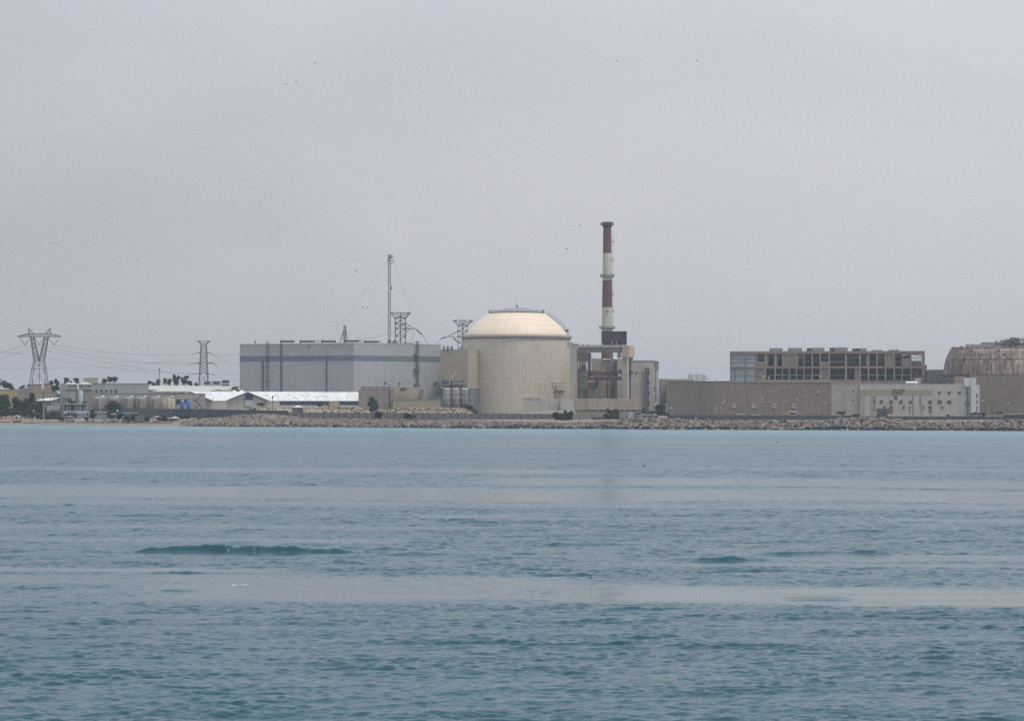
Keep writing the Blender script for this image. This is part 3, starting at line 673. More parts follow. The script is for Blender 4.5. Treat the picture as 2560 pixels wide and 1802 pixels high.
# ================================================================ pylons
def ins_v(root, xa, ya, xb, yb, xc, yc_, D, t=.28): obj('insulator', MB().bar(P(xa, ya, D), P(xb, yb, D), t).bar(P(xb, yb, D), P(xc, yc_, D), t), M['insulator'], root)
gP = 'lattice power pylons behind the plant'
D = 1600; zb = gy(D, 3.4)
r = thing('power_pylon', 'wide cat-head lattice pylon with two horns at the far left', 'pylon', (PX(98, D), D, 3.4), gP)
b_ = MB(); q0, q1, q2 = sq(97, D, zb, 29), sq(97.5, D, 923, 16), sq(98, D, 903, 12)
lattice(b_, q0, q1, 3, .2, .34); lattice(b_, q1, q2, 1, .2, .34); b_.bar(P(98, zb, D), P(98, 903, D), .3)
def armq(xo, xi, y, hd): return [P(xo, y, D) + (0, -hd, 0), P(xi, y, D) + (0, -hd, 0), P(xi, y, D) + (0, hd, 0), P(xo, y, D) + (0, hd, 0)]
lattice(b_, armq(86, 98, 903, 2.9), armq(77, 84, 842, 1.2), 5, .18, .32); lattice(b_, armq(98, 110, 903, 2.9), armq(112, 120.5, 842, 1.2), 5, .18, .32)
obj('body', b_, M['pylon_steel'], r)
c_ = MB()
for hd in (-1.2, 1.2):
    Q = lambda x, y: P(x, y, D) + np.array((0, hd, 0))
    for a, b in (((44, 841.5), (152, 841.5)), ((44, 841), (73, 833.5)), ((73, 834.5), (125, 834.5)), ((125, 833.5), (152, 841))): c_.bar(Q(*a), Q(*b), .32)
    x = 52
    while x < 146: y1 = 834.8 if 73 <= x <= 122 else (841 - (x - 44) * .25 if x < 73 else 841 - (152 - x) * .25); c_.bar(Q(x, 841.5), Q(x + 4, y1), .16); c_.bar(Q(x + 4, y1), Q(x + 8, 841.5), .16); x += 8
obj('crossarm', c_, M['pylon_steel'], r)
for xs_ in ((72.5, 71.5, 84), (124.5, 126, 113)):
    h_ = MB(); [h_.bar(P(xs_[1], 820, D), P(x, 835, D) + np.array((0, e, 0)), .3) for x in (xs_[0], xs_[2]) for e in (-1.1, 1.1)]; h_.bar(P((xs_[1] + xs_[0]) / 2, 827, D), P((xs_[1] + xs_[2]) / 2 + 0, 828, D), .2); obj('horn', h_, M['pylon_steel'], r)
for q in ((48.5, 843, 62.5, 862, 76, 844), (86, 844, 98.5, 862, 111, 844), (121, 844, 134, 862, 147.5, 845)): ins_v(r, q[0], q[1], q[2], q[3], q[4], q[5], D)
D = 1750; r = thing('power_pylon', 'narrow lattice pylon with three pairs of short arms left of the grey hall', 'pylon', (PX(509, D), D, 3.4), gP)
b_ = MB(); lattice(b_, sq(508.5, D, gy(D, 3.4), 14), sq(509, D, 934, 10), 4, .2, .36); lattice(b_, sq(509, D, 934, 10), sq(509.2, D, 862, 6.6), 9, .17, .34); obj('body', b_, M['pylon_steel'], r)
t_ = MB(); lattice(t_, sq(509.2, D, 862, 6.6), sq(509.2, D, 853, 12, 2), 1, .18, .3); t_.bar(P(489, 852.6, D), P(529, 852.6, D), .3); t_.bar(P(497, 853, D), P(504, 861, D), .25); t_.bar(P(525, 853, D), P(515, 861, D), .25); obj('top_frame', t_, M['pylon_steel'], r)
for y, l_, rr_, dl, dr in ((882, 497, 522, (478, 886), (537, 889)), (908, 489, 534, (472, 912), (543, 916)), (934, 497, 524, (476, 936), (537, 938))):
    obj('crossarm', MB().bar(P(503, y - 1.5, D), P(l_, y, D), .4).bar(P(503, y + 3, D), P(l_, y, D), .3).bar(P(515, y - 1.5, D), P(rr_, y, D), .4).bar(P(515, y + 3, D), P(rr_, y, D), .3), M['pylon_steel'], r)
    obj('insulator', MB().bar(P(l_, y, D), P(*dl, D), .34), M['insulator'], r); obj('insulator', MB().bar(P(rr_, y, D), P(*dr, D), .34), M['insulator'], r)
D = 1580; r = thing('power_pylon', 'lattice pylon with a flared top and one arm rising behind the grey hall roof', 'pylon', (PX(1001, D), D, 3.4), gP)
b_ = MB(); lattice(b_, sq(1001, D, gy(D, 3.4), 15), sq(1001, D, 858, 13), 4, .26, .36); lattice(b_, sq(1001, D, 858, 13), sq(1001, D, 822, 13), 2, .26, .36); lattice(b_, sq(1001, D, 822, 13), sq(1001, D, 809, 13), 1, .26, .36); lattice(b_, sq(1001, D, 809, 13), sq(1001, D, 795, 13), 1, .26, .36); b_.bar(P(1001, 860, D), P(1001, 782, D), .5); obj('body', b_, M['pylon_steel'], r)
t_ = MB(); lattice(t_, sq(1001, D, 795, 13), sq(1001, D, 782, 25, 3), 1, .26, .34); t_.bar(P(975, 782, D), P(1027.5, 782, D), .4); [t_.bar(P(x, 795, D), P(x2, 782, D), .24) for x, x2 in ((988, 981), (988, 994), (1001, 994), (1001, 1008), (1014, 1008), (1014, 1021))]; obj('top_frame', t_, M['pylon_steel'], r)
a_ = MB(); [a_.bar(P(x, y, D) + np.array((0, e, 0)), P(1039, 822, D), .3) for x, y in ((1014, 809), (1014, 822)) for e in (-2, 2)]; a_.bar(P(1001, 808, D), P(1022, 822, D), .3); a_.bar(P(1008, 836, D), P(1026, 822, D), .3); a_.bar(P(1022, 813, D), P(1024, 822, D), .22); obj('crossarm', a_, M['pylon_steel'], r)
obj('insulator', MB().bar(P(1041, 824, D), P(1056, 837, D), .85, .6), M['insulator'], r); obj('insulator', MB().bar(P(1032, 823, D), P(1032, 846, D), .2), M['insulator'], r)
D = 1640; r = thing('power_pylon', 'lattice pylon with a flared top just left of the dome', 'pylon', (PX(1157, D), D, 3.4), gP)
b_ = MB(); lattice(b_, sq(1157, D, gy(D, 3.4), 14), sq(1157, D, 872, 12), 4, .24, .36); lattice(b_, sq(1157, D, 872, 12), sq(1157, D, 842, 12), 2, .26, .34); lattice(b_, sq(1157, D, 842, 12), sq(1157, D, 828, 12), 1, .26, .34); lattice(b_, sq(1157, D, 828, 12), sq(1157, D, 814, 12), 1, .26, .34); b_.bar(P(1157, 870, D), P(1157, 801, D), .5); obj('body', b_, M['pylon_steel'], r)
t_ = MB(); lattice(t_, sq(1157, D, 814, 12), sq(1157, D, 801, 25, 3), 1, .26, .32); t_.bar(P(1131, 801, D), P(1184, 801, D), .4); [t_.bar(P(x, 814, D), P(x2, 801, D), .24) for x, x2 in ((1145, 1138), (1145, 1151), (1157, 1151), (1157, 1163), (1169, 1163), (1169, 1177))]; obj('top_frame', t_, M['pylon_steel'], r)
a_ = MB(); [a_.bar(P(1145, y, D) + np.array((0, e, 0)), P(1118, 842, D), .3) for y in (828, 842) for e in (-2, 2)]; a_.bar(P(1135, 833, D), P(1133, 842, D), .22); obj('crossarm', a_, M['pylon_steel'], r)
obj('insulator', MB().bar(P(1116.5, 842, D), P(1101, 847, D), .8, .6), M['insulator'], r); obj('insulator', MB().bar(P(1133, 845, D), P(1144, 855, D), .8, .6), M['insulator'], r)
# conductors
def line(lab, pts, sags, Ds_, t=.11):
    mb = MB()
    for i in range(len(pts) - 1): wire(mb, P(*pts[i], Ds_[i]), P(*pts[i + 1], Ds_[i + 1]), sags[i], t)
    single('power_line', mb, M['pylon_steel'], lab, 'power line', group='power lines around the pylons')
line('power line from the right insulator of the far left pylon toward the narrow pylon', [(134, 862), (476, 886)], [2.4], [1600, 1750])
line('power line from the middle insulator of the far left pylon toward the narrow pylon', [(98.5, 862), (472, 912)], [2.6], [1600, 1750])
line('power line crossing low behind the far left pylon toward the narrow pylon', [(62.5, 862), (476, 936)], [2.0], [1600, 1750])
line('power line leaving the left insulator of the far left pylon toward the left edge', [(62.5, 862), (-220, 925)], [2.5], [1600, 1500])
line('power line leaving the middle insulator of the far left pylon toward the left edge', [(98.5, 862), (-220, 945)], [2.5], [1600, 1500])
line('power line descending from the left edge past the far left pylon', [(-260, 850), (80, 887), (400, 935)], [.5, 1.5], [1900, 1850, 1850], .13)
line('faint power line passing low behind the far left pylon', [(-200, 925), (280, 918), (520, 890)], [.3, .6], [2100, 2100, 2100])
line('power line between the narrow pylon and the grey hall at its upper arm', [(537, 889), (640, 880)], [.5], [1750, 1700])
line('power line sloping from the upper arm of the narrow pylon behind the grey hall', [(537, 889), (600, 914), (640, 914)], [.5, .1], [1750, 1750, 1750])
line('power line sloping from the middle arm of the narrow pylon behind the grey hall', [(543, 916), (570, 930), (640, 931)], [.4, .2], [1750, 1750, 1750])
line('power line sloping from the lower arm of the narrow pylon behind the grey hall', [(537, 938), (560, 947), (640, 952)], [.3, .2], [1750, 1750, 1750])
line('power line passing level behind the middle of the narrow pylon', [(300, 905), (480, 906), (640, 906)], [.3, .1], [2000, 2000, 2000])
line('power line passing level behind the lower part of the narrow pylon', [(300, 921), (480, 933), (640, 937)], [.6, .3], [2000, 2000, 2000])
line('power line rising from the grey hall roof to the flared pylon', [(892, 850), (988, 830)], [.5], [1540, 1580])
line('power line between the arms of the two flared pylons', [(1056, 837), (1101, 847)], [5.5], [1580, 1640], .16)
line('power line dropping from the first flared pylon behind the grey hall', [(1032, 846), (1010, 858)], [.5], [1580, 1560])

# ================================================================ reactor building
D = 1500; s = D / F0; cx, cy = PX(1291.5, D), D; rz = lambda y: PZ(y, D)
rx = thing('reactor_building', 'cream containment dome on a broad cylinder in the centre of the plant', 'building', (cx, cy, 3.0))
def ringp(c, r0, r1, z0, z1, n=96): return MB().lathe(c, [(r0, z0), (r1, z0), (r1, z1), (r0, z1), (r0, z0)], n, cap=False)
def seam_uv(m, circ, row, dk, cst=1.0):
    """panel seams on a turned surface, in polar object coordinates"""
    t = m.node_tree; n = t.nodes; l = t.links; p = n['Principled BSDF']; src = p.inputs['Base Color'].links[0].from_socket
    tc = n.new('ShaderNodeTexCoord'); sp = n.new('ShaderNodeSeparateXYZ'); l.new(tc.outputs['Object'], sp.inputs[0])
    at = n.new('ShaderNodeMath'); at.operation = 'ARCTAN2'; l.new(sp.outputs[1], at.inputs[0]); l.new(sp.outputs[0], at.inputs[1])
    mu = n.new('ShaderNodeMath'); mu.operation = 'MULTIPLY_ADD'; mu.inputs[1].default_value = circ; mu.inputs[2].default_value = 100; l.new(at.outputs[0], mu.inputs[0])
    cb = n.new('ShaderNodeCombineXYZ'); l.new(mu.outputs[0], cb.inputs[0]); l.new(sp.outputs[2], cb.inputs[1])
    br = n.new('ShaderNodeTexBrick'); br.offset = 0; br.inputs['Scale'].default_value = 1; br.inputs['Brick Width'].default_value = row[0]; br.inputs['Row Height'].default_value = row[1]
    br.inputs['Mortar Size'].default_value = row[2]; br.inputs['Mortar Smooth'].default_value = .4; br.inputs['Color1'].default_value = (1, 1, 1, 1); br.inputs['Color2'].default_value = (cst, cst, cst, 1); br.inputs['Mortar'].default_value = (dk, dk, dk, 1); l.new(cb.outputs[0], br.inputs['Vector'])
    mx = n.new('ShaderNodeMixRGB'); mx.blend_type = 'MULTIPLY'; mx.inputs[0].default_value = 1; l.new(src, mx.inputs[1]); l.new(br.outputs[0], mx.inputs[2]); l.new(mx.outputs[0], p.inputs['Base Color'])
mc = mat('reactor_wall', (.60, .52, .43), .85, .05, .08, .06); seam_uv(mc, 31., (2.7, 2.7, .12), .83, .95)
md_ = mat('reactor_dome', (.82, .665, .515), .5, .04, .08, .04); seam_uv(md_, 28., (6.2, 2.9, .16), .80, .97)
zp = rz(844.5)
obj('cylinder_wall', MB().lathe((cx, cy), [(31.0, G), (31.0, zp - .8)], 128), mc, rx, smooth=False)
prof = [(839, 128.6), (830, 123), (821, 116), (812, 107), (803, 97), (794, 85.5), (787, 75.5), (784, 70)]
obj('dome', MB().lathe((cx, cy), [(128.9 * s, rz(846))] + [(r_ * s, rz(y)) for y, r_ in prof] + [(60 * s, rz(782))], 128), md_, rx, smooth=True)
obj('cap', MB().lathe((cx, cy), [(66 * s, rz(784)), (66 * s, rz(781)), (56 * s, rz(779.5)), (44 * s, rz(775.2)), (30 * s, rz(771.3)), (15 * s, rz(769.1)), (.3, rz(768.3))], 96), M['grey_cap'], rx, smooth=True)
def railing(r_, z, h, n, t=.12, up=2):
    mb = MB()
    for i in range(n):
        a = 2 * math.pi * i / n; b = 2 * math.pi * (i + 1) / n; A_ = (cx + r_ * math.cos(a), cy + r_ * math.sin(a)); B_ = (cx + r_ * math.cos(b), cy + r_ * math.sin(b))
        mb.bar((*A_, z), (*A_, z + h), t)
        for k in range(1, up + 1): mb.bar((*A_, z + h * k / up), (*B_, z + h * k / up), t * .8)
    return mb
obj('gallery', ringp((cx, cy), 127 * s, 137 * s, zp - .9, zp - .1), M['steel'], rx); obj('railing', railing(136.6 * s, zp - .1, 1.3, 72, .10), M['steel'], rx)
obj('gallery', ringp((cx, cy), 62 * s, 70 * s, rz(783.4), rz(781.3)), M['steel'], rx); obj('railing', railing(69.6 * s, rz(781.3), 1.3, 48, .10), M['steel'], rx)
mt = MB(); mt.bar((cx, cy, rz(769)), (cx, cy, rz(758)), .3); mt.bar((cx, cy, rz(769)), (cx, cy, rz(764)), .7); mt.bar((cx, cy, rz(767.5)), (cx + .9, cy, rz(766.5)), .8); obj('mast', mt, M['steel'], rx)
for x, y in ((1357, 774), (1223, 773)): obj('rail_post', MB().bar(P(x, 783, D), P(x, y, D), .45 if x > 1300 else .2), M['steel'], rx)
st = MB(); prev = None     # stair climbing the right shoulder of the dome
for y, r_ in reversed(prof[:-1]):
    q = np.array((cx + (r_ + .5) * s * math.cos(-.10), cy + (r_ + .5) * s * math.sin(-.10), rz(y) + .3)); q2 = q + (.9, 0, 1.3)
    if prev is not None: st.bar(prev[0], q, .3); st.bar(prev[1], q2, .14); st.bar(prev[1] * .5 + prev[0] * .5, q2 * .5 + q * .5, .1)
    st.bar(q, q2, .12); prev = (q, q2)
obj('dome_stair', st, M['steel'], rx)
q = P(1416.5, 826, D); obj('landing', MB().hexa([q + np.array(v) for v in [(-1.3, -1.2, -.9), (1.1, -1.2, -.9), (1.1, 1.2, -.9), (-1.3, 1.2, -.9), (-1.3, -1.2, .5), (1.1, -1.2, .5), (1.1, 1.2, .5), (-1.3, 1.2, .5)]]), M['steel'], rx)
# airlock housing with its stair on the cylinder
fr = Fr(1395, 1477)
hs = thing('airlock_housing', 'cream box with a roof slab and stair on the lower right of the reactor cylinder', 'housing', fr.loc(1374, 1410))
obj('upper_box', B(fr, 1390, 1408.5, 960, 975.5, 0, 9), mat('housing_cream', (.66, .58, .46), .8, .12, .6), hs); obj('lower_box', B(fr, 1387, 1412, 976.6, None, 1, 9), M['reactor_cream'], hs)
obj('floor_slab', B(fr, 1385, 1411, 975.6, 976.5, -.5, 9), M['concrete'], hs); rl = MB(); [rl.bar(fr.p(x, 975, -1), fr.p(x, 957, -1), .14) for x in (1374, 1384, 1391, 1400, 1408)]; rl.bar(fr.p(1373, 957, -1), fr.p(1409, 957, -1), .3).bar(fr.p(1374, 992, -1), fr.p(1374, 957, -1), .16); obj('railing', rl, M['steel'], hs)
stt = MB()
for i in range(9): x = 1383 - i * 2.1; y = 977 + i * 1.9; fr.box(stt, x - 2.2, x, y, y + 1.6, 0, 1.4)
obj('stair', stt, M['shade_concrete'], hs)
# annex left of the dome
cA2 = np.array((PX(1170, 1462), 1462.)); cL2 = np.array((PX(1100, 1472), 1472.)); cR2 = np.array((PX(1206.5, 1484), 1484.)); bk = cL2 + (cR2 - cA2)
an = thing('annex_building', 'plain tan block with a lighter side between the grey hall and the dome', 'building', (cA2[0], cA2[1], 3.0))
zt2 = PZ(875, 1462); zm = PZ(971.5, 1462)
hx = lambda z, k=1: [(*cA2, z), (*cR2, z), (*bk, z), (*cL2, z)]
obj('wall', MB().hexa(hx(zm) + hx(zt2)), M['annex_beige'], an)
f2 = Sk(cA2, cR2, 1170, 1206); f1 = Sk(cL2, cA2, 1100, 1170)
ins = (cA2 + cR2 + bk + cL2) / 4; hh = [tuple(ins + (np.array(q) - ins) * .97) for q in (cA2, cR2, bk, cL2)]
obj('base_wall', MB().hexa([(*q, G) for q in hh] + [(*q, zm - .01) for q in hh]), M['dark_teal'], an)
obj('frame_post', f2.box(MB(), 1197.5, 1199.5, 973, None, -.2, .8), M['dark_metal'], an)
obj('screen_wall', f2.box(MB(), 1176, 1197.4, 973, None, .05, .6), mat('blue_grey_panel', (.17, .20, .245), .8, .12, .3), an)
obj('parapet', MB().hexa(hx(zt2) + hx(zt2 + .4)), M['concrete'], an)
for x, lab in ((1109.8, 'leftmost of the three dark drum vents on the tan block'), (1119.8, 'middle one of the three dark drum vents on the tan block'), (1129.6, 'rightmost of the three dark drum vents on the tan block'), (1154.5, 'single dark drum vent standing close to the dome')):
    q = P(x, 875, 1468); v = thing('drum_vent', lab, 'vent', tuple(q), 'drum vents on the tan block'); obj('drum', MB().lathe((q[0], q[1]), [(.55, zt2), (.75, zt2 + .8), (.8, zt2 + 1.9), (.5, zt2 + 2.3)], 14), M['shade_concrete'], v, smooth=True); obj('neck', MB().bar((q[0], q[1], zt2 + .2), (q[0], q[1], zt2 + 2.8), .45), M['dark_metal'], v)
# pipework in front of the annex
fr = Fr(1133, 1452); pw = thing('pipe_rack', 'dark tangle of pipes and valves above the three upright tanks', 'pipework', fr.loc(1101, 1165))
rp = random.Random(4); a_ = MB(); fr.box(a_, 1102, 1131, 950, 960, 1, 3); fr.box(a_, 1102, 1150, 954, 956, 0, 1); fr.box(a_, 1131, 1158, 953, 954.4, 0, 1); fr.box(a_, 1156, 1161, 949, 956.5, -.4, 1); obj('duct', a_, M['dark_teal'], pw)
b2 = MB(); fr.box(b2, 1102, 1165, 959.5, 960.8, -.8, 1.5)
for i in range(60): x = rp.uniform(1102, 1162); y = rp.uniform(960, 968); b2.ell(fr.p(x, y, rp.uniform(-.5, 1)), (.45, .45, .45), 6, 4)
fr.box(b2, 1110, 1164, 962, 970, .8, 2); obj('valve', b2, M['shade_concrete'], pw)
cc = MB(); [fr.box(cc, x - .4, x + .4, 959, None, -.2, .2) for x in (1102.5, 1127, 1151, 1163)]; obj('support_column', cc, M['dark_metal'], pw)
cn = MB(); cn.bar(fr.p(1124, 962, -2), fr.p(1124, 949, -2), .35).bar(fr.p(1124, 949, -2), fr.p(1128, 944, -2), .3).bar(fr.p(1128, 944, -2), fr.p(1143, 928, -2), .22); obj('lamp_arm', cn, M['light_metal'], pw)
gT = 'upright gas tanks beside the dome'
for x0, x1, mt_, lab in ((1107.5, 1127, 'tank_grey', 'left upright domed gas tank beside the dome'), (1130, 1149.5, 'tank_taupe', 'middle upright domed gas tank, browner than its neighbours'), (1152.5, 1172, 'dark_concrete', 'right and darkest upright domed gas tank beside the dome')):
    D2 = 1425; xc = (x0 + x1) / 2; r_ = (x1 - x0) / 2 * D2 / F0; q = (PX(xc, D2), D2); tk = thing('gas_tank', lab, 'tank', (*q, 3.2), gT)
    obj('shell', MB().lathe(q, [(r_, 3.0), (r_, PZ(975.5, D2))], 28), M[mt_], tk, smooth=True)
    obj('domed_top', MB().lathe(q, [(r_ * 1.001, PZ(975.5, D2)), (r_ * .97, PZ(973.3, D2)), (r_ * .75, PZ(971, D2)), (r_ * .4, PZ(969.6, D2)), (.2, PZ(969.2, D2))], 28), M['galvanised'], tk, smooth=True)
    for y in (985, 1000): obj('hoop', MB().lathe(q, [(r_ + .08, PZ(y + .8, D2)), (r_ + .08, PZ(y, D2))], 28), M['tank_grey'], tk)
# low wall and lit buildings in front of the reactor right side
fr = Fr(1355, 1430); r = thing('low_building', 'low pale flat-roofed building against the foot of the dome', 'building', fr.loc(1308, 1400)); obj('wall', B(fr, 1308, 1401, 997, None, 0, 10), M['pale_concrete'], r); obj('railing', B(fr, 1305, 1352, 995.2, 996.3, -.3, -.1), M['steel'], r)

# ================================================================ portal structure, stack and auxiliary buildings
fr = Fr(1500, 1440)
ps = thing('portal_structure', 'tall concrete portal frame between the dome and the striped stack', 'structure', fr.loc(1424, 1586))
obj('column', B(fr, 1424, 1439.5, 866, None, 0, 8), M['concrete'], ps, 'left pier of the portal'); obj('column', B(fr, 1439.6, 1443, 866, None, .8, 6), M['annex_beige'], ps)
obj('pier_cap', B(fr, 1417, 1433, 856, 865.9, 0, 9), M['concrete'], ps); obj('pier_cap', B(fr, 1433.2, 1446.5, 859, 865.9, 1, 9), M['pink_block'], ps)
obj('beam', B(fr, 1446.6, 1555, 862.5, 868.6, 0, 8), M['concrete'], ps); obj('beam_soffit', B(fr, 1443.2, 1555, 868.7, 880.6, .9, 7), M['shade_concrete'], ps)  # shade on the beam's underside is put into the darker grey
obj('head_block', B(fr, 1555.2, 1571, 863.5, 893, -1, 9), M['beige_wall'], ps)
obj('head_block', B(fr, 1571.1, 1586, 864, 893, -.3, 9), mat('sunlit_face_beige', (.60, .49, .36), .85, .04), ps, 'right face of the head block, lightened for the sun')  # sun on the right face is put into a lighter beige
obj('column', B(fr, 1555.5, 1569.6, 893.1, None, 0, 7), M['beige_wall'], ps); obj('pipe', B(fr, 1571.5, 1577.5, 893.1, 996, 1, 3), M['red_brown'], ps); obj('pipe', B(fr, 1577.7, 1582.5, 893.1, 996, 1.6, 3), M['concrete'], ps)
obj('bracket', B(fr, 1572, 1581.6, 927, 935, 0, 1), M['maroon'], ps); 
for x in (1458, 1471): q = fr.p(x, 862.5, 3); obj('roof_fan', MB().ell((q[0], q[1], q[2]), (.7, .7, .6)), M['steel'], ps)
# maroon steel platform hung inside the portal
pf = thing('steel_platform', 'dark maroon steel gantry with railings inside the concrete portal', 'platform', fr.loc(1468, 1558))
obj('girder', B(fr, 1468, 1554.5, 942.6, 949.5, 1.5, 6), M['maroon'], pf); obj('deck_beam', B(fr, 1482, 1554, 940.2, 941.2, 1.3, 6.2), M['steel'], pf)
k_ = MB(); rp = random.Random(9)
for i in range(22): x = 1469 + i * 3.9; fr.box(k_, x, x + rp.uniform(1, 3), 927 + rp.uniform(0, 4), 940, 2 + rp.random(), 5)
for i in range(24): x = 1468 + i * 3.7; fr.box(k_, x, x + .6, 927, 942, 1.5, 1.7)
fr.box(k_, 1468, 1558, 927, 928, 1.4, 1.8); fr.box(k_, 1468, 1554, 932.5, 936, 2.5, 5); obj('railing', k_, M['maroon'], pf)
obj('cabinet', B(fr, 1545, 1552, 934.5, 940, 1, 3), M['light_metal'], pf); obj('cabinet', B(fr, 1546, 1552, 923, 928, 2, 3), M['red_brown'], pf)
# stair shaft
ss = thing('stair_shaft', 'dark teal stair shaft at the left inside the portal', 'stair tower', fr.loc(1468, 1480))
obj('shaft', B(fr, 1469, 1477, 882, 948, 3, 7), M['dark_teal'], ss); k_ = MB()
for y in range(889, 940, 4): fr.box(k_, 1468, 1480, y, y + .9, 2.2, 3.0)
fr.box(k_, 1479, 1480, 885, 940, 2.2, 2.6); obj('landing', k_, M['shade_concrete'], ss); obj('cap', B(fr, 1467.5, 1478, 881.6, 884, 2.6, 7.2), M['dark_metal'], ss)
# inner buildings
fb = Fr(1456, 1452); ib = thing('louvred_block', 'grey louvred block behind the left pier of the portal', 'building', fb.loc(1443, 1468))
obj('louvre_wall', B(fb, 1443, 1469, 881, 903, 0, 8), mat('louvre', (.20, .20, .20), .8, .08, .2, seams=(50, .9, .72)), ib); obj('wall', B(fb, 1446, 1466, 903.1, 922, 0, 8), M['concrete'], ib)
obj('wall', B(fb, 1440, 1468, 922.1, None, .4, 8), M['concrete'], ib); obj('duct', fb.box(fb.box(MB(), 1455, 1466, 914, 916.6, -.8, -.1), 1455, 1457.5, 914, 921, -.8, -.1), M['dark_metal'], ib)
obj('recess', B(fb, 1459.5, 1469, 974, None, -.3, .3), M['dark_teal'], ib); obj('side_wall', B(fb, 1438, 1445, 903, None, -.6, .3), M['dark_concrete'], ib); obj('ledge', B(fb, 1444, 1467, 937, 938.5, -.5, .3), M['light_metal'], ib); obj('ledge', B(fb, 1440, 1480, 972.5, 974, -.5, .35), M['shade_concrete'], ib)
fb = Fr(1500, 1470); ib = thing('auxiliary_building', 'beige windowless building seen through the portal below the stack', 'building', fb.loc(1486, 1545))
obj('wall', B(fb, 1486, 1546, 896.5, None, 0, 20), M['beige_wall'], ib); obj('roof_pipe', B(fb, 1506, 1526, 896, 899.5, -1, 1), M['light_metal'], ib); obj('pipe_run', B(fb, 1519, 1537, 902, 927, -.5, -.02), M['shade_concrete'], ib); obj('pipe_run', B(fb, 1537.2, 1543, 900, None, -1, -.02), M['red_brown'], ib); obj('side_panel', B(fb, 1479, 1486, 896, 945, -.5, 5), M['concrete'], ib)
fb = Fr(1498, 1455); ib = thing('beige_block', 'lower beige block under the maroon gantry', 'building', fb.loc(1465, 1542)); obj('wall', B(fb, 1468, 1517, 949.6, None, 0, 8), M['beige_wall'], ib); obj('recess', B(fb, 1517.2, 1543, 950, None, 2, 8), M['dark_concrete'], ib); obj('column', B(fb, 1536, 1543, 950, None, .5, 1.9), M['red_brown'], ib); obj('column', B(fb, 1521, 1524, 950, None, .8, 1.9), M['concrete'], ib); obj('balcony', B(fb, 1466, 1487, 949.8, 957, -1, -.02), M['pale_concrete'], ib)
el = MB(); el.bar(fb.p(1492.5, 948, -2.2), fb.p(1492.5, 960, -2.2), 1.9).bar(fb.p(1492.7, 959.5, -2.2), fb.p(1490, 966, -2.2), 1.9, 1.7).bar(fb.p(1490.6, 965, -2.2), fb.p(1481, 972, -2.2), 1.8, 1.5); obj('exhaust_duct', el, M['dark_teal'], ib)
fb = Fr(1548, 1462); ib = thing('relief_tank', 'white horizontal vessels on the roof beside the portal column', 'vessel', fb.loc(1535, 1560))
q = fb.p(1538.5, 897, 0); obj('vessel_end', MB().ell(tuple(q), (1.0, 1.5, .95), 14, 8), M['white_paint'], ib, smooth=True); q = fb.p(1551, 897.5, 1); obj('vessel', MB().ell(tuple(q), (2.3, 1.2, 1.0), 14, 8), M['light_metal'], ib, smooth=True); obj('tower_box', B(fb, 1543, 1553.5, 881, 892, 0, 4), M['taupe'], ib); obj('support', B(fb, 1544, 1553, 892, 898, 1, 3), M['steel'], ib)
obj('base', B(fb, 1543, 1556, 900.5, None, 0, 6), M['pale_concrete'], ib)
# podium
fr = Fr(1500, 1418); po = thing('podium_building', 'long low beige building with vertical grooves in front of the portal', 'building', fr.loc(1400, 1602))
obj('wall', B(fr, 1401, 1439, 996.5, None, 0, 14), M['pale_concrete'], po); obj('grooved_wall', B(fr, 1439.1, 1602, 996, 1024.5, -.5, 14), M['grooved_podium'], po); obj('recess', B(fr, 1465, 1602, 1024.6, 1028, .8, 14), M['dark_concrete'], po); obj('base_wall', B(fr, 1439.1, 1602, 1027.9, None, .2, 14), M['beige_wall'], po); obj('shadow_strip', B(fr, 1462.5, 1469.5, 996.5, 1024, -.52, -.48), M['taupe'], po)  # base shadow slit and shadow gap are put in as darker colours
q = fr.p(1486, 1020.3, -1.0); obj('lamp_globe', MB().ell(tuple(q), (.3, .3, .3)), M['white_paint'], po)
# stack
D = 1530; cx2 = PX(1518, D); s2 = D / F0; hw = lambda y: (9.8 + (y - 567) * (13.6 - 9.8) / (822 - 567)) * s2; xo = lambda y: PX(1518.3 - (y - 567) * .0025, D)
sk = thing('vent_stack', 'tall vent stack with red and cream bands', 'chimney', (cx2, D, 3.4))
def seg(y0, y1, m, nm='band', lab=None): obj(nm, MB().lathe((cx2, D), [(hw(y1), PZ(y1, D)), (hw(y0), PZ(y0, D))], 40), M[m], sk, lab, smooth=False)
seg(568, 633, 'red_paint', lab='upper red band'); seg(633, 701, 'cream_paint', lab='upper cream band'); seg(701, 768.5, 'red_paint', lab='lower red band'); seg(768.5, 835, 'cream_paint', lab='lower cream band'); seg(835, 1036, 'red_brown', 'shaft')
obj('sooty_mouth', MB().lathe((cx2, D), [(11.6 * s2, PZ(567.9, D)), (12 * s2, PZ(562, D)), (12.2 * s2, PZ(556, D)), (9 * s2, PZ(556, D)), (8 * s2, PZ(560, D))], 32), M['soot'], sk)
tp = MB(); [tp.bar((cx2 + a, D, PZ(556.5, D)), (cx2 + a, D, PZ(y, D)), .35) for a, y in ((-2, 554), (-.8, 553.5), (.4, 552), (1.6, 554), (2.4, 553.6))]; obj('lightning_rod', tp, M['soot'], sk)
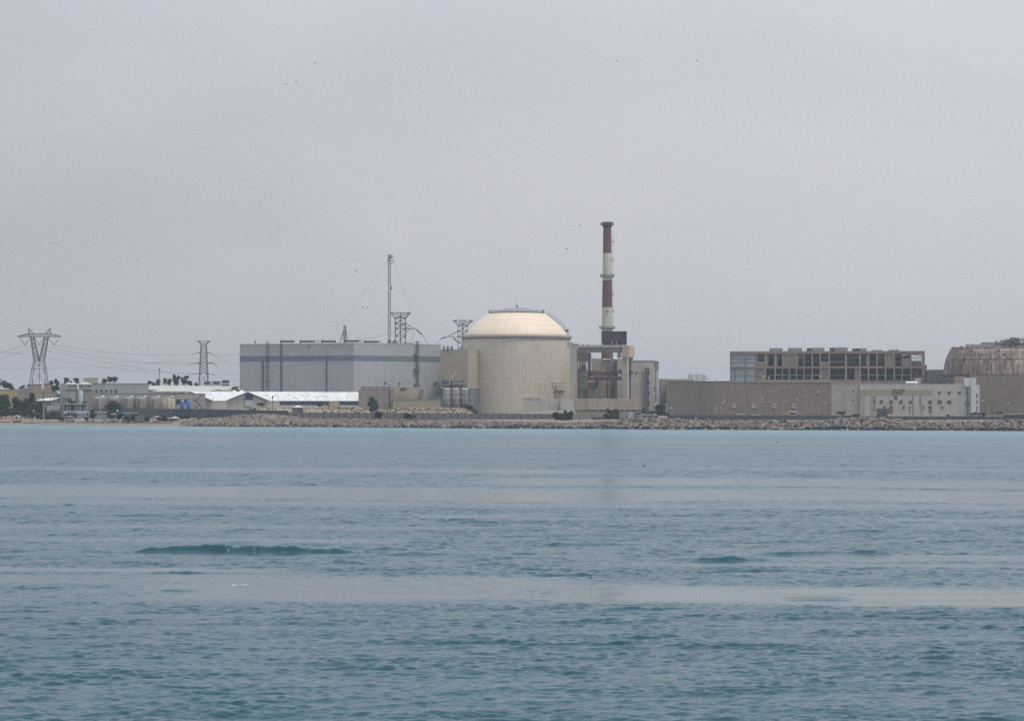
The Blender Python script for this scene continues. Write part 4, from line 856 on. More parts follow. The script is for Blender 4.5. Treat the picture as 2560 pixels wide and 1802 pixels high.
def splat(y, rpx, n=26):
    z = PZ(y, D); r_ = rpx * s2; mb = MB().lathe((cx2, D), [(hw(y) * .98, z), (r_, z), (r_, z + .45), (hw(y) * .98, z + .45)], 32, cap=False)
    obj('platform', mb, M['steel'], sk); m2 = MB()
    for i in range(n):
        a = 2 * math.pi * i / n; b = 2 * math.pi * (i + 1) / n; A_ = np.array((cx2 + r_ * math.cos(a), D + r_ * math.sin(a), z)); B_ = np.array((cx2 + r_ * math.cos(b), D + r_ * math.sin(b), z)); m2.bar(A_, A_ + (0, 0, 1.5), .13)
        m2.bar(A_ + (0, 0, 1.5), B_ + (0, 0, 1.5), .12); m2.bar(A_ + (0, 0, .9), B_ + (0, 0, .9), .1)
    obj('railing', m2, M['steel'], sk)
splat(563, 16.6); splat(692.5, 17.6); splat(822, 19.5)
for y in (605, 649, 736, 780): obj('landing', MB().hexa([P(a, b, D + d_) for b, ab in ((y + 1.2, 0), (y - .4, 1)) for a, d_ in ((1528.5, -1.2), (1534.6, -1.2), (1534.6, 1.2), (1528.5, 1.2))]).bar(P(1534, y, D), P(1534, y - 6, D), .14).bar(P(1530.5, y, D), P(1530.5, y - 6, D), .14).bar(P(1530.5, y - 6, D), P(1534.5, y - 6, D), .12), M['steel'], sk)
lc = MB(); 
for x in (1530.4, 1532.6): lc.bar(P(x, 567, D), P(x, 822, D), .10)
for y in range(570, 822, 5): lc.bar(P(1530.4, y, D), P(1532.6, y, D), .10)
obj('caged_ladder', lc, M['galvanised'], sk)
for x in (1519, 1529.5): obj('lamp_fixture', MB().hexa([P(a, b, D - hw(780) - .02 * 0 + d_ - (.0 if x < 1525 else -2.6)) for b in (779, 776.5) for a, d_ in ((x - 2.3, -.5), (x + 2.3, -.5), (x + 2.3, .6), (x - 2.3, .6))]), M['dark_metal'], sk)
fr = Fr(1537, 1505); pk = thing('clad_roof_house', 'dark purple clad box at the foot of the striped stack', 'building', fr.loc(1503, 1567))
a_ = MB(); fr.box(a_, 1503.5, 1554, 829, 856, 0, 14); fr.box(a_, 1554.1, 1567, 828.6, 861, .6, 14); fr.box(a_, 1508, 1554, 856.1, 863, .4, 14); obj('cladding', a_, M['purple_cladding'], pk); obj('roof_edge', fr.box(MB(), 1503, 1567.4, 828, 828.9, -.1, 14.1), M['dark_metal'], pk)
obj('corner_box', B(fr, 1503, 1507.8, 856.1, 863, 0, 3), M['concrete'], pk)
for x in (1530.5, 1540.7): obj('vent_pipe', B(fr, x - .6, x + .6, 853, 864, -.5, -.1), M['light_metal'], pk)
obj('carrier_frame', B(fr, 1505, 1566, 863.2, 872, 2, 12), M['concrete'], pk)
# building right of the portal
fr = Fr(1612, 1462); rb_ = thing('service_building', 'tall pale grey building with two small square windows right of the portal', 'building', fr.loc(1582, 1647))
obj('wall', B(fr, 1580, 1637.5, 902, None, 0, 16), M['pale_concrete'], rb_); obj('corner_pier', B(fr, 1637.7, 1646.6, 902.5, 924, -.5, 16), M['taupe'], rb_); obj('white_panel', B(fr, 1640, 1646.3, 924.2, 1008, -.3, 16), mat('lavender_white', (.46, .46, .56), .7, .04), rb_); obj('downpipe', B(fr, 1637.7, 1639.8, 924.2, 1008, -.2, .5), M['taupe'], rb_)
obj('parapet', B(fr, 1579.5, 1638, 900.8, 902, -.3, 16.3), M['galvanised'], rb_); windows(fr, rb_, ((1589.5, 1593, 929, 934.5), (1603.8, 1607.4, 929, 934.5)))
obj('stair_tower', B(fr, 1622, 1637.4, 917.5, None, -3, -.01), M['pale_concrete'], rb_); obj('shaded_stair_edge', B(fr, 1613.5, 1621.8, 919, None, -2.2, -.01), M['dark_concrete'], rb_)  # dark left edge: shadow beside the tower put into its colour
k_ = MB(); [fr.box(k_, 1621.9, 1624.5, y, y + 8, -3.1, -3.01) for y in (928, 952, 978, 1004)]; obj('slit_window', k_, M['window_teal'], rb_)
k_ = MB(); [fr.box(k_, 1635.4, 1637.2, y, y + 9, -3.1, -3.01) for y in (967, 1012)]; obj('slit_window', k_, M['window_dark'], rb_)
fr = Fr(1655, 1468); e_ = thing('entrance_building', 'olive beige building with a canopy and brown entrance left of the long brown hall', 'building', fr.loc(1640, 1666))
obj('wall', B(fr, 1647, 1690, 947, 1009.5, 0, 12), M['olive_wall'], e_); obj('canopy', B(fr, 1640, 1665, 1009.6, 1013, -3, 5), M['beige_wall'], e_); obj('base_wall', B(fr, 1638, 1665, 1013.1, None, 0, 8), M['beige_wall'], e_); obj('door', B(fr, 1644, 1657.5, 1014, 1029, -.2, .1), M['door_brown'], e_)
obj('roof_strip', B(fr, 1647, 1736, 947.2, 953, 12.2, 20), M['olive_wall'], e_)
# ================================================================ right part: long brown hall
def gable(fr, pts, o0, o1): return fr.poly(MB(), pts, o0, o1)
fr = Fr(1872, 1440)
lh = thing('long_hall', 'long brown windowless hall with four small framed hatches right of the lettered sign', 'building', fr.loc(1666, 2078))
obj('wall', B(fr, 1666, 1786, 953, None, 0, 40), M['brown_wall_grey'], lh, 'greyer left part of the wall'); obj('wall', B(fr, 1786.1, 2078, 954, None, .02, 40), M['brown_wall'], lh)
obj('roof_edge', fr.box(fr.box(MB(), 1665.6, 1825, 952.4, 953, -.2, 40), 1825.1, 2078.4, 952, 956.4, -.25, 40), M['taupe'], lh); obj('downpipe', B(fr, 1752.5, 1754, 953.5, None, -.3, -.02), M['dark_concrete'], lh)
obj('roof_curb', B(fr, 1900, 2152, 949.5, 951.9, 3, 30), M['beige_wall'], lh)
for x in (1830, 1880, 1930, 1979.5):
    h_ = obj('hatch', B(fr, x + 2, x + 8, 1011, 1017, -.2, .0), M['taupe'], lh); f_ = MB(); fr.box(f_, x, x + 10, 1008.5, 1010.9, -.35, .0); fr.box(f_, x, x + 10, 1017.1, 1019.5, -.35, .0); fr.box(f_, x, x + 1.9, 1010.9, 1017.1, -.34, .0); fr.box(f_, x + 8.1, x + 10, 1010.9, 1017.1, -.34, .0); obj('frame', f_, M['pale_concrete'], h_)
obj('vent_grille', B(fr, 2042, 2049, 976, 983, -.3, .01), M['concrete'], lh)
for x, w_, lab in ((1909, 9, 'domed tan ventilator by the left end of the concrete frame'), (2051, 10, 'pale hooded ventilator standing on the long brown hall')):
    f2_ = Fr(x, 1446); q = f2_.p(x, 951, 1.5); v = thing('roof_ventilator', lab, 'ventilator', tuple(q), 'roof ventilators on the long brown hall'); obj('hood', MB().ell((q[0], q[1], PZ(941.5, 1446)), (w_ * .09, w_ * .09, .45), 14, 6), M['cream_concrete'], v, smooth=True); obj('neck', MB().lathe((q[0], q[1]), [(w_ * .06, PZ(952, 1446)), (w_ * .055, PZ(942, 1446))], 14), M['taupe'], v)
f2_ = Fr(1922, 1446); q = f2_.p(1922, 951, 1.5); v = thing('roof_ventilator', 'smaller tan ventilator next to the domed one at the concrete frame', 'ventilator', tuple(q), 'roof ventilators on the long brown hall'); obj('hood', MB().ell((q[0], q[1], PZ(943.8, 1446)), (.9, .9, .35), 14, 6), M['cream_concrete'], v, smooth=True); obj('neck', MB().lathe((q[0], q[1]), [(.6, PZ(952, 1446)), (.5, PZ(944, 1446))], 14), M['taupe'], v)
f2_ = Fr(1965, 1446); v = thing('roof_equipment', 'dark antenna-like rig on the long brown hall roof before the dark bays', 'equipment', f2_.p(2022, 951, 1), None)
k_ = MB(); k_.bar(f2_.p(2012, 940, 1), f2_.p(2034, 942, 1), .25).bar(f2_.p(2018, 940, 1), f2_.p(2018, 952, 1), .25).bar(f2_.p(2028, 939, 1), f2_.p(2028, 952, 1), .5); obj('boom', k_, M['steel'], v)
# white rooftop boilers behind
fr = Fr(1745, 1500); wb = thing('white_plant_unit', 'cluster of white plant boxes with pipes above the long brown hall', 'plant', fr.p(1745, 955))
for x0, x1, y in ((1719, 1734, 936), (1737, 1749.5, 935.5), (1751, 1764, 936)): obj('box', B(fr, x0, x1, y, 956, 0, 4), M['light_metal'], wb)
k_ = MB(); [k_.bar(fr.p(x, 937, 1), fr.p(x, 929.5, 1), .5) for x in (1725, 1743, 1754.5)]; k_.bar(fr.p(1725, 933, 1), fr.p(1731, 937, 1), .5); k_.bar(fr.p(1765, 940, 1), fr.p(1770, 948, 1), .5); k_.bar(fr.p(1762, 948, 1), fr.p(1777, 948, 1), .35); k_.bar(fr.p(1792, 945, 1), fr.p(1792, 953, 1), .3); k_.bar(fr.p(1702, 944, 1), fr.p(1710, 942, 1), .3); obj('pipe', k_, M['light_metal'], wb)
# ================================================================ unfinished concrete frame
fr = Fr(2068, 1500)
cf = thing('concrete_frame_building', 'unfinished two-storey open concrete frame with dark bays behind the long hall', 'building', fr.loc(1825, 2312))
DEP = 34
obj('floor_slab', B(fr, 1825.2, 2312, 915.5, 921, -.1, DEP), M['raw_concrete'], cf); obj('roof_beam', B(fr, 1825, 2312, 877.8, 884.5, -.15, 3), M['raw_concrete'], cf); obj('roof_slab', B(fr, 1825.4, 2278, 879, 880.5, 3.1, DEP), M['dark_concrete'], cf); obj('roof_beam', B(fr, 1825.4, 2311, 879, 884, DEP, DEP + 1.2), M['raw_concrete'], cf)
obj('ground_wall', B(fr, 1825.4, 2312, 951.5, None, 0, DEP), M['raw_concrete'], cf)
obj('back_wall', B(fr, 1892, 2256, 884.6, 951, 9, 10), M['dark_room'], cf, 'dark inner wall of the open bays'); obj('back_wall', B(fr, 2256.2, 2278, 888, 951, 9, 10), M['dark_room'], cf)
obj('partition', B(fr, 2278.2, 2311, 921.1, 951, 5, 6), M['raw_concrete'], cf); obj('partition', B(fr, 2279, 2304.5, 902, 915.4, 3, 4), M['raw_concrete'], cf)
for x0, x1 in ((1825, 1829), (1863, 1867), (1889.5, 1894), (1912, 1915), (1936, 1939.6), (1955, 1957), (1972, 1974.5), (1990, 1992.4), (2008.5, 2011), (2029.5, 2032.5), (2049, 2052), (2071, 2075), (2112.5, 2117.5), (2148, 2152), (2169.5, 2173), (2191, 2194), (2212, 2215.5), (2234.2, 2237), (2254, 2257), (2276, 2279), (2304.7, 2312)):
    obj('column', B(fr, x0, x1, 884.6, 951.4, -.05, .9), M['raw_light' if 1890 < x0 < 2250 else 'raw_concrete'], cf)
for x0, x1, y0, y1 in ((1829.1, 1862.9, 884.6, 915.4), (1867.1, 1889.4, 884.6, 915.4), (1839, 1862.9, 921.1, 951.4), (1867.1, 1889.4, 921.1, 951.4), (1829.1, 1836, 921.1, 951.4)): obj('infill_panel', B(fr, x0, x1, y0, y1, .5, .8), M['haze_panel'], cf)  # hazy sky seen through the bays is put into the pale blue
obj('mullion', B(fr, 1836.1, 1838.9, 921.1, 951.4, .1, .9), M['raw_concrete'], cf)
for x0, x1, y0, y1 in ((1894.1, 1911.9, 903, 951.4), (1957.1, 1971.9, 884.6, 915.4), (1974.6, 1989.9, 884.6, 915.4), (2215.6, 2234.1, 884.6, 915.4), (2052.1, 2070.9, 904, 951.4), (2257.1, 2275.9, 897, 915.4), (1992.5, 1996, 884.6, 915.4), (1939.7, 1944, 884.6, 915.4), (1915.1, 1921, 884.6, 915.4), (2165, 2169.4, 890, 915.4), (2136, 2147.9, 921.1, 951.4)):
    obj('infill_wall', B(fr, x0, x1, y0, y1, .25, .6), M['raw_concrete'], cf)
k_ = MB()
for x0, x1 in ((1829.2, 1862.8), (1867.2, 1889.3)):
    for y in (887.5, 895, 904): fr.box(k_, x0, x1, y, y + .9, .2, .45)
    for y in (937,): fr.box(k_, x0, x1, y, y + .9, .2, .45)
segs = [(1894.2, 1911.8), (1915.2, 1935.8), (1939.8, 1954.8), (1992.6, 2008.3), (2011.2, 2029.2), (2032.7, 2048.8), (2052.2, 2070.7), (2075.2, 2112.2), (2117.7, 2147.7), (2152.2, 2169.2), (2173.2, 2190.7), (2194.2, 2211.7), (2237.2, 2253.7), (2257.2, 2275.7), (2279.2, 2304.4)]
rp = random.Random(12)
for i, (a, b) in enumerate(segs):
    for y in (889, 895, 903.5):
        if rp.random() < .8: fr.box(k_, a, b, y + rp.uniform(-.5, .5), y + .9 + rp.uniform(-.5, .5), .3 + i * .01, .62)
for a, b in [(1894.2, 1911.8), (1915.2, 1935.8), (1939.8, 1954.8), (1957.2, 1971.7), (1974.7, 1989.7), (1992.6, 2008.3), (2011.2, 2029.2), (2032.7, 2048.8), (2075.2, 2112.2), (2152.2, 2169.2), (2173.2, 2190.7), (2194.2, 2211.7), (2215.7, 2234), (2237.2, 2253.7), (2257.2, 2275.7)]: fr.box(k_, a, b, 936.5 + rp.uniform(-1, 1), 937.8, .32, .62)
obj('guard_rail', k_, M['raw_light'], cf)
obj('roof_truss', MB().bar(fr.p(2279, 886, 2), fr.p(2305, 889.5, 2), .5).bar(fr.p(2257, 886, 2), fr.p(2279, 888, 2), .4).bar(fr.p(2279, 893, 3), fr.p(2305, 893, 3), .25).bar(fr.p(2279, 899, 3), fr.p(2305, 899, 3), .3), M['raw_concrete'], cf)
for x0, x1, y, dk in ((1923, 1955.5, 869.5, 0), (1969, 2004.5, 869.3, 0), (2017, 2061, 869, 11), (2074, 2119, 868.3, 13), (2131, 2166, 870.3, 18), (2180, 2206, 875, 0), (2222, 2247.5, 874.5, 12)):
    if dk: obj('roof_shaft', B(fr, x0, x0 + dk, y + .9, 877.7, .3, 12), M['dark_room'], cf)
    obj('roof_shaft', B(fr, x0 + dk + (.1 if dk else 0), x1, y, 877.7, 0, 12), M['raw_light'], cf)
obj('side_tower', B(fr, 2312.1, 2317, 912.8, None, 1, 12), M['red_brown'], cf)
fr = Fr(2345, 1490); r = thing('grey_link_building', 'low grey raw concrete link between the open frame and the rusty dome', 'building', fr.loc(2315, 2372))
obj('wall', B(fr, 2316, 2384, 926, None, 0, 14), M['dark_concrete'], r); obj('upper_wall', B(fr, 2317, 2362, 924, 925.9, .5, 12), M['raw_concrete'], r); k_ = MB(); [fr.box(k_, x, x + 2.5, 930, 953, -.3, -.01) for x in (2322, 2331, 2347, 2356)]; obj('pilaster', k_, M['shade_concrete'], r)
fr = Fr(2396, 1430); single('tan_block', B(fr, 2386, 2412, 940.5, None, 0, 6), M['pink_block'], 'small tan block between the white building and the rusty dome', 'building')
fr = Fr(2300, 1430); r = thing('rooftop_block', 'pale block with a rusty tank behind the white rooftop tanks', 'building', fr.loc(2286, 2312)); obj('block', B(fr, 2286.5, 2303, 944.5, None, 0, 6), M['pale_concrete'], r); obj('rusty_tank', B(fr, 2303.2, 2312, 945, None, -.5, 5), M['red_brown'], r)
# ================================================================ second, unfinished reactor
D = 1465; s = D / F0; c2x = PX(2503, D); c2 = (c2x, D); ur = thing('unfinished_reactor', 'rust-streaked unfinished dome shell cut off by the right edge', 'building', (c2x, D, 3.0))
prof = [(938, 144.5), (925, 142.5), (912, 140.5), (900, 137.5), (889, 133.5), (880, 129.5), (873, 125.5), (870.5, 122)]
obj('dome_shell', MB().lathe(c2, [(r_ * s, PZ(y, D)) for y, r_ in prof], 140), M['rusty'], ur)
k_ = MB(); rp = random.Random(21)
for i in range(150):       # ribs and torn panels standing proud of the shell
    a = R(180 + rp.uniform(0, 180)); j = rp.randrange(0, 5); y0, r0 = prof[j]; y1, r1 = prof[min(7, j + rp.randrange(1, 4))]
    if rp.random() < .0: continue
    p0 = np.array((c2x + (r0 * s + .05) * math.cos(a), D + (r0 * s + .05) * math.sin(a), PZ(y0, D))); p1 = np.array((c2x + (r1 * s + .05) * math.cos(a + rp.uniform(-.006, .006)), D + (r1 * s + .05) * math.sin(a), PZ(y1, D))); k_.bar(p0, p1, rp.choice([.12, .2, .35]))
obj('rib', k_, M['rust_scrap'], ur)
k_ = MB(); n_ = 132
for i in range(n_):       # formwork ribs up the whole shell
    a = R(180 + 180 * i / n_)
    if rp.random() < .2:
        for (y0, r0), (y1, r1) in zip(prof[:-1], prof[1:]): k_.bar((c2x + (r0 * s + .06) * math.cos(a), D + (r0 * s + .06) * math.sin(a), PZ(y0, D)), (c2x + (r1 * s + .06) * math.cos(a), D + (r1 * s + .06) * math.sin(a), PZ(y1, D)), .15)
for j in (0, 3, 6): k_.lathe(c2, [((prof[j][1] * s + .02), PZ(prof[j][0], D)), ((prof[j][1] * s + .12), PZ(prof[j][0], D)), ((prof[j][1] * s + .10), PZ(prof[j][0], D) + .3), ((prof[j][1] * s + .0), PZ(prof[j][0], D) + .3)], 140, cap=False)
obj('shell_rib', k_, M['red_brown'], ur); k_ = MB()
for i in range(60):       # broken rim
    a = R(180 + 180 * rp.random()); q = np.array((c2x + 122 * s * math.cos(a), D + 122 * s * math.sin(a), PZ(870.5, D) - .2)); k_.bar(q, q + (0, 0, rp.uniform(.3, 1.3)), rp.uniform(.4, 1.6))
obj('broken_rim', k_, M['rusty'], ur)
k_ = MB()
for i in range(26):
    a = R(rp.uniform(190, 340)); j = rp.randrange(1, 6); y0, r0 = prof[j]; q = np.array((c2x + (r0 * s) * math.cos(a), D + (r0 * s) * math.sin(a), PZ(y0, D))); k_.ell(q, (rp.uniform(.3, .9), .35, rp.uniform(.4, 1.4)), 7, 5)
obj('hole_patch', k_, M['dark_room'], ur)
obj('lower_wall', MB().lathe(c2, [(141 * s, G), (141 * s, PZ(938.2, D))], 140), M['dark_concrete'], ur)
fr = Fr(2520, 1428); obj('outer_wall', fr.box(MB(), 2424, 2760, 937, None, -3, 0), M['brown_wall'], ur, 'plain grey brown wall in front of the shell')
fr = Fr(2500, 1450); obj('top_deck', B(fr, 2413, 2506, 859.5, 870.4, 6, 30), M['galvanised'], ur); obj('top_deck', B(fr, 2452, 2512, 854.6, 859.4, 9, 28), M['shade_concrete'], ur); obj('top_deck', B(fr, 2506, 2660, 861, 870.4, 8, 30), M['dark_concrete'], ur)
k_ = MB()
for i in range(420):
    x = rp.choice([rp.gauss(2532, 20), rp.gauss(2548, 14), rp.gauss(2520, 8)]); top = 846 + abs(x - 2534) * .22 + 4 * math.sin(x * .35); y = rp.uniform(top, 870)
    L_ = rp.uniform(.5, 3.2); a = rp.uniform(0, 6.28); e = rp.uniform(-.5, .5); p0 = fr.p(x, y, rp.uniform(0, 12)); k_.bar(p0, p0 + np.array((math.cos(a) * L_, math.sin(a) * L_, e * L_ * .6)), rp.uniform(.2, .8))
for i in range(26): x = rp.uniform(2508, 2556); p0 = fr.p(x, 852, 4); k_.bar(p0, p0 + np.array((rp.uniform(-3, 3), 0, rp.uniform(.2, 2.6))), .12)
fr.box(k_, 2503, 2575, 862, 870, 2, 14); obj('scrap_heap', k_, mat('bent_steel', (.19, .18, .19), .8, .5, .5), ur)
# ================================================================ white windowed building
fr = Fr(2262, 1370); wb = thing('office_building', 'pale three-storey building with many small square windows and a white end tower', 'building', fr.loc(2078, 2450))
obj('wall', B(fr, 2150, 2427, 960, None, 0, 18), M['pale_concrete'], wb); obj('side_wing', B(fr, 2078.5, 2149.9, 957.5, None, 1.2, 18), M['concrete'], wb, 'greyer left wing'); obj('parapet', B(fr, 2078.3, 2150, 955, 957.4, 1, 18), M['beige_wall'], wb)
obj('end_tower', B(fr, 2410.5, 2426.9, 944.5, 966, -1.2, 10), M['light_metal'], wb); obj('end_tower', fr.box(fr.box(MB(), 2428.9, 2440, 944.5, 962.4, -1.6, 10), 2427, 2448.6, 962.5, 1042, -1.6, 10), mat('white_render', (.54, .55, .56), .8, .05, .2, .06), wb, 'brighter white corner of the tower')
obj('end_tower', B(fr, 2427, 2428.8, 944.5, 962.4, -1.6, 10), M['light_metal'], wb); obj('downpipe', B(fr, 2418, 2420.5, 966, 1038, -.6, -.01), M['window_teal'], wb); obj('pier', B(fr, 2420.7, 2426.9, 966.1, 1040, -1.1, -.01), M['galvanised'], wb); obj('alcove', B(fr, 2414, 2423, 1003, 1013, -1.4, -1.11), M['window_teal'], wb)
W1 = [(2321.5, 2328.5, 978, 985), (2345, 2352, 978.5, 985), (2369.5, 2376.5, 978.5, 985), (2395, 2402, 978.5, 985), (2414.8, 2418, 978.5, 984.5), (2200, 2207, 1000, 1008), (2224, 2231.5, 1000.5, 1008.5), (2248.5, 2256, 1000.5, 1008.5), (2273, 2279.5, 1001, 1009), (2299, 2302.5, 1000, 1008), (2321.5, 2328.8, 1000.5, 1009), (2344, 2354, 1000.5, 1009), (2368, 2378.5, 1001, 1009), (2208, 2213.5, 1014.5, 1020), (2224.5, 2231.5, 1014.5, 1021), (2256.5, 2261.5, 1014.5, 1021.5), (2306.5, 2310.5, 1015, 1022), (2322, 2329, 1015, 1022), (2353.5, 2358, 1015.5, 1022.5), (2322.5, 2328.5, 1025, 1031.5), (2224, 2231, 1024, 1030), (2131.5, 2135.5, 975, 979.5), (2131.5, 2135, 999.5, 1003)]
windows(fr, wb, [q for q in W1 if q[0] > 2150], 'window_dark'); f3 = Fr(2262, 1371.2); windows(f3, wb, [q for q in W1 if q[0] < 2150], 'window_dark', frame=False)
k_ = MB(); [fr.box(k_, 2184, 2188.4, y, y + h_, -.1, -.01) for y, h_ in ((991, 3.5), (998, 11.5), (1014, 4), (1021, 5))]; obj('slit_window', k_, M['window_dark'], wb)
k_ = MB(); [fr.box(k_, 2441, 2443.5, y, y + h_, -1.7, -1.605) for y, h_ in ((984, 11), (1000, 10), (1016, 13))]; obj('slit_window', k_, M['window_dark'], wb)
obj('slit_window', B(fr, 2273.5, 2276.5, 1015, 1033, -.1, -.01), M['window_teal'], wb)
obj('opening', B(fr, 2236, 2244, 990, 999, -.12, -.01), M['window_teal'], wb)
fr = Fr(2240, 1340); gt = thing('gantry_crane_frame', 'tan concrete gantry with a long beam before the windowed building', 'gantry', fr.loc(2150, 2330))
obj('beam', B(fr, 2151, 2330, 975.5, 989.5, 0, 3), M['olive_wall'], gt); k_ = MB(); fr.box(k_, 2165, 2330, 973.5, 975.4, .5, 2.5)
for i in range(28): x = 2167 + i * 3.1; fr.box(k_, x, x + .8, 972.5, 973.4, .5, .8)
obj('rail', k_, M['concrete'], gt)
for x0, x1, m_ in ((2150, 2157.5, 'beige_wall'), (2165, 2173.5, 'pale_concrete'), (2176, 2182.5, 'olive_wall')): obj('leg', fr.poly(MB(), [(x0, 989.6), (x1, 989.6), (x1 + 3, 1046), (x0 - 1, 1046)], 0, 2.4), M[m_], gt)
for a, b in ((2281, 2283), (2300.5, 2304)): obj('leg', fr.poly(MB(), [(a - 1.8, 989.6), (a + 1.8, 989.6), (b + 1.4, 1040), (b - 1.6, 1040)], .2, 1.6), M['shade_concrete'], gt)
obj('trolley', fr.box(fr.box(MB(), 2234, 2256, 973.6, 979, -1.2, -.05), 2232, 2262, 972.6, 973.5, -1.4, 2), M['taupe'], gt); obj('hoist_box', B(fr, 2234.5, 2244, 989.7, 999, -.6, 2), M['window_teal'], gt)
fr = Fr(2278, 1376)
for i, lab in enumerate(('left white water tank on the windowed building roof', 'middle white water tank on the windowed building roof', 'right white water tank on the windowed building roof')):
    q = fr.p(2269.5 + i * 9.6, 956.5, 3); tk = thing('water_tank', lab, 'tank', tuple(q), 'white water tanks on a roof'); obj('shell', MB().ell(tuple(q), (1.15, 2.2, .75), 18, 8), M['white_paint'], tk, smooth=True); obj('stand', MB().bar(q - (.9, 0, .7), q + np.array((.9, 0, -.7)), .25), M['steel'], tk)
# yard clutter on the right
fr = Fr(2208, 1250); r = thing('steel_cage', 'dark steel scaffold cage left of the lower windows', 'scaffold', fr.loc(2190, 2232)); k_ = MB()
for x in (2191, 2200, 2208, 2218): fr.box(k_, x, x + 1, 1021, None, 0, .3); fr.box(k_, x, x + 1, 1021, None, 4, 4.3)
for y in (1021, 1028, 1036): fr.box(k_, 2191, 2219, y, y + 1, -.05, .28)
obj('frame', k_, M['steel'], r); obj('screen', B(fr, 2192, 2218, 1022, None, 1, 3.5), M['window_teal'], r); obj('skip', B(fr, 2219.5, 2232, 1020, 1034, .5, 3), M['red_brown'], r)
fr = Fr(1980, 1140); r = thing('guard_hut', 'small grey guard hut with a flat white roof by the dark wall', 'hut', fr.loc(1972, 1991)); obj('wall', B(fr, 1973.5, 1989.5, 1029.6, 1046, 0, 2.6), M['galvanised'], r); obj('roof', B(fr, 1971.5, 1991.5, 1028, 1029.5, -.4, 3), M['white_paint'], r); obj('window', B(fr, 1976, 1987, 1031, 1035, -.04, -.005), M['window_dark'], r)
fr = Fr(1968, 1150); single('yellow_barrier', B(fr, 1964, 1970.5, 1031, 1044, 0, .5), mat('ochre', (.36, .28, .10), .8, .1), 'ochre panel beside the guard hut', 'barrier')
fr = Fr(1868, 1145); r = thing('pale_awning', 'low pale blue awning strips behind the dark wall', 'awning', fr.loc(1840, 1902)); obj('sheet', B(fr, 1841, 1864, 1034.6, 1036.6, 0, 2), M['fascia'], r); obj('sheet', B(fr, 1880, 1902, 1036.2, 1038, .3, 2), M['fascia'], r); obj('post', fr.box(fr.box(MB(), 1842, 1843, 1036.6, 1044, 0, .2), 1900, 1901, 1038, 1046, .3, .5), M['steel'], r)
fr = Fr(1708, 1150); single('earth_mound', fr.poly(MB(), [(1690, 1048), (1698, 1040.5), (1706, 1038.5), (1722, 1038.5), (1731, 1041), (1733, 1048)], -18, -12), M['taupe'], 'low brown earth bank in front of the dark wall', 'earth bank')
fr = Fr(1735, 1118); r = thing('kiosk', 'small dark kiosk with a pale side next to the brown earth bank', 'kiosk', fr.loc(1731, 1742)); obj('box', B(fr, 1731.5, 1737.5, 1042, 1050, -10, -8.5), M['dark_room'], r); obj('side_panel', B(fr, 1737.6, 1742, 1042.3, 1050, -9.8, -8.6), M['soft_white_wall'], r)
fr = Fr(2535, 1125); r = thing('open_shed', 'dark open shed with a thin pale roof at the lower right', 'shed', fr.loc(2508, 2640)); obj('roof', fr.poly(MB(), [(2506, 1035.5), (2542, 1033), (2640, 1036), (2640, 1037.6), (2542, 1034.8), (2506, 1037)], 0, 5), M['galvanised'], r); obj('wall', B(fr, 2508, 2640, 1037.7, 1052, 1, 4.8), M['boundary_wall'], r); obj('opening', B(fr, 2508.2, 2600, 1037.6, 1041, .8, .99), M['dark_room'], r)

# vehicles
def car(px, yb, wpx, D, m, label, group='cars parked behind the beach', van=False, face=1, cat='car'):
    s = D / F0; L_ = wpx * s; c = P(px, yb, D); H = L_ * (.34 if not van else .46); r = thing('parked_car' if not van else 'parked_truck', label, cat, tuple(c), group)
    W = L_ * .4; hl = L_ / 2; f = face
    def pr(pts, w_, dy=0): return MB().prism([(c[0] + f * x * hl, c[1] - w_ / 2 + dy, c[2] + z * H) for x, z in (pts if f > 0 else pts[::-1])], (0, w_, 0))
    bodyp = [(-1, .22), (1, .22), (1, .50), (.62, .60), (.34, .95), (-.45, 1.0), (-.78, .62), (-1, .58)] if not van else [(-1, .2), (1, .2), (1, .55), (.75, .95), (.35, 1), (.3, .62), (-.98, .62)]
    obj('body', pr(bodyp, W), m, r)
    gl = [(.50, .62), (.29, .89), (-.40, .93), (-.66, .62)] if not van else [(.88, .6), (.70, .88), (.42, .9), (.40, .6)]
    obj('window', pr(gl, .03, -W / 2 - .012), M['window_dark'], r)
    for x in (-.62, .62):
        w_ = MB().prism([(c[0] + x * hl + .19 * H * 1.1 * math.cos(a), c[1] - W / 2 - .03, c[2] + .2 * H + .2 * H * math.sin(a)) for a in np.linspace(0, 2 * math.pi, 12, endpoint=False)], (0, W + .06, 0)); wo_ = obj('wheel', w_, M['rubber'], r)
        obj('hubcap', MB().prism([(c[0] + x * hl + .1 * H * math.cos(a), c[1] - W / 2 - .05, c[2] + .2 * H + .1 * H * math.sin(a)) for a in np.linspace(0, 2 * math.pi, 10, endpoint=False)], (0, .015, 0)), M['galvanised'], wo_)
    return r
car(201, 1053.0, 22, 1246, M['car_white'], 'white saloon car right of the thatched beach hut', face=1)
car(247, 1053.4, 18, 1243, M['car_white'], 'half-hidden white car with a dark front by the round tree', face=-1)
car(266, 1053.8, 17, 1240, mat('silver', (.45, .46, .48), .3, .03, spec=.5), 'silver car behind the brown gate posts', face=1)
car(-2, 1041.5, 18, 1330, M['car_white'], 'white car cut by the left edge under the dark trees', face=1)
car(14, 1038.5, 16, 1350, mat('silver_dark', (.33, .35, .38), .3, .03, spec=.5), 'silver car parked under the dark trees at the far left', face=1)
car(67, 1046, 12, 1310, M['car_dark'], 'dark car with a pale roof between the gazebo and the small tree', face=-1)
car(632, 1027, 17, 1225, M['navy'], 'dark blue truck on the rubble in front of the white roofed shed', None, van=True, face=1, cat='truck')
car(2376, 1045.5, 22, 1128, M['navy'], 'dark blue truck below the windowed building', None, van=True, face=-1, cat='truck')
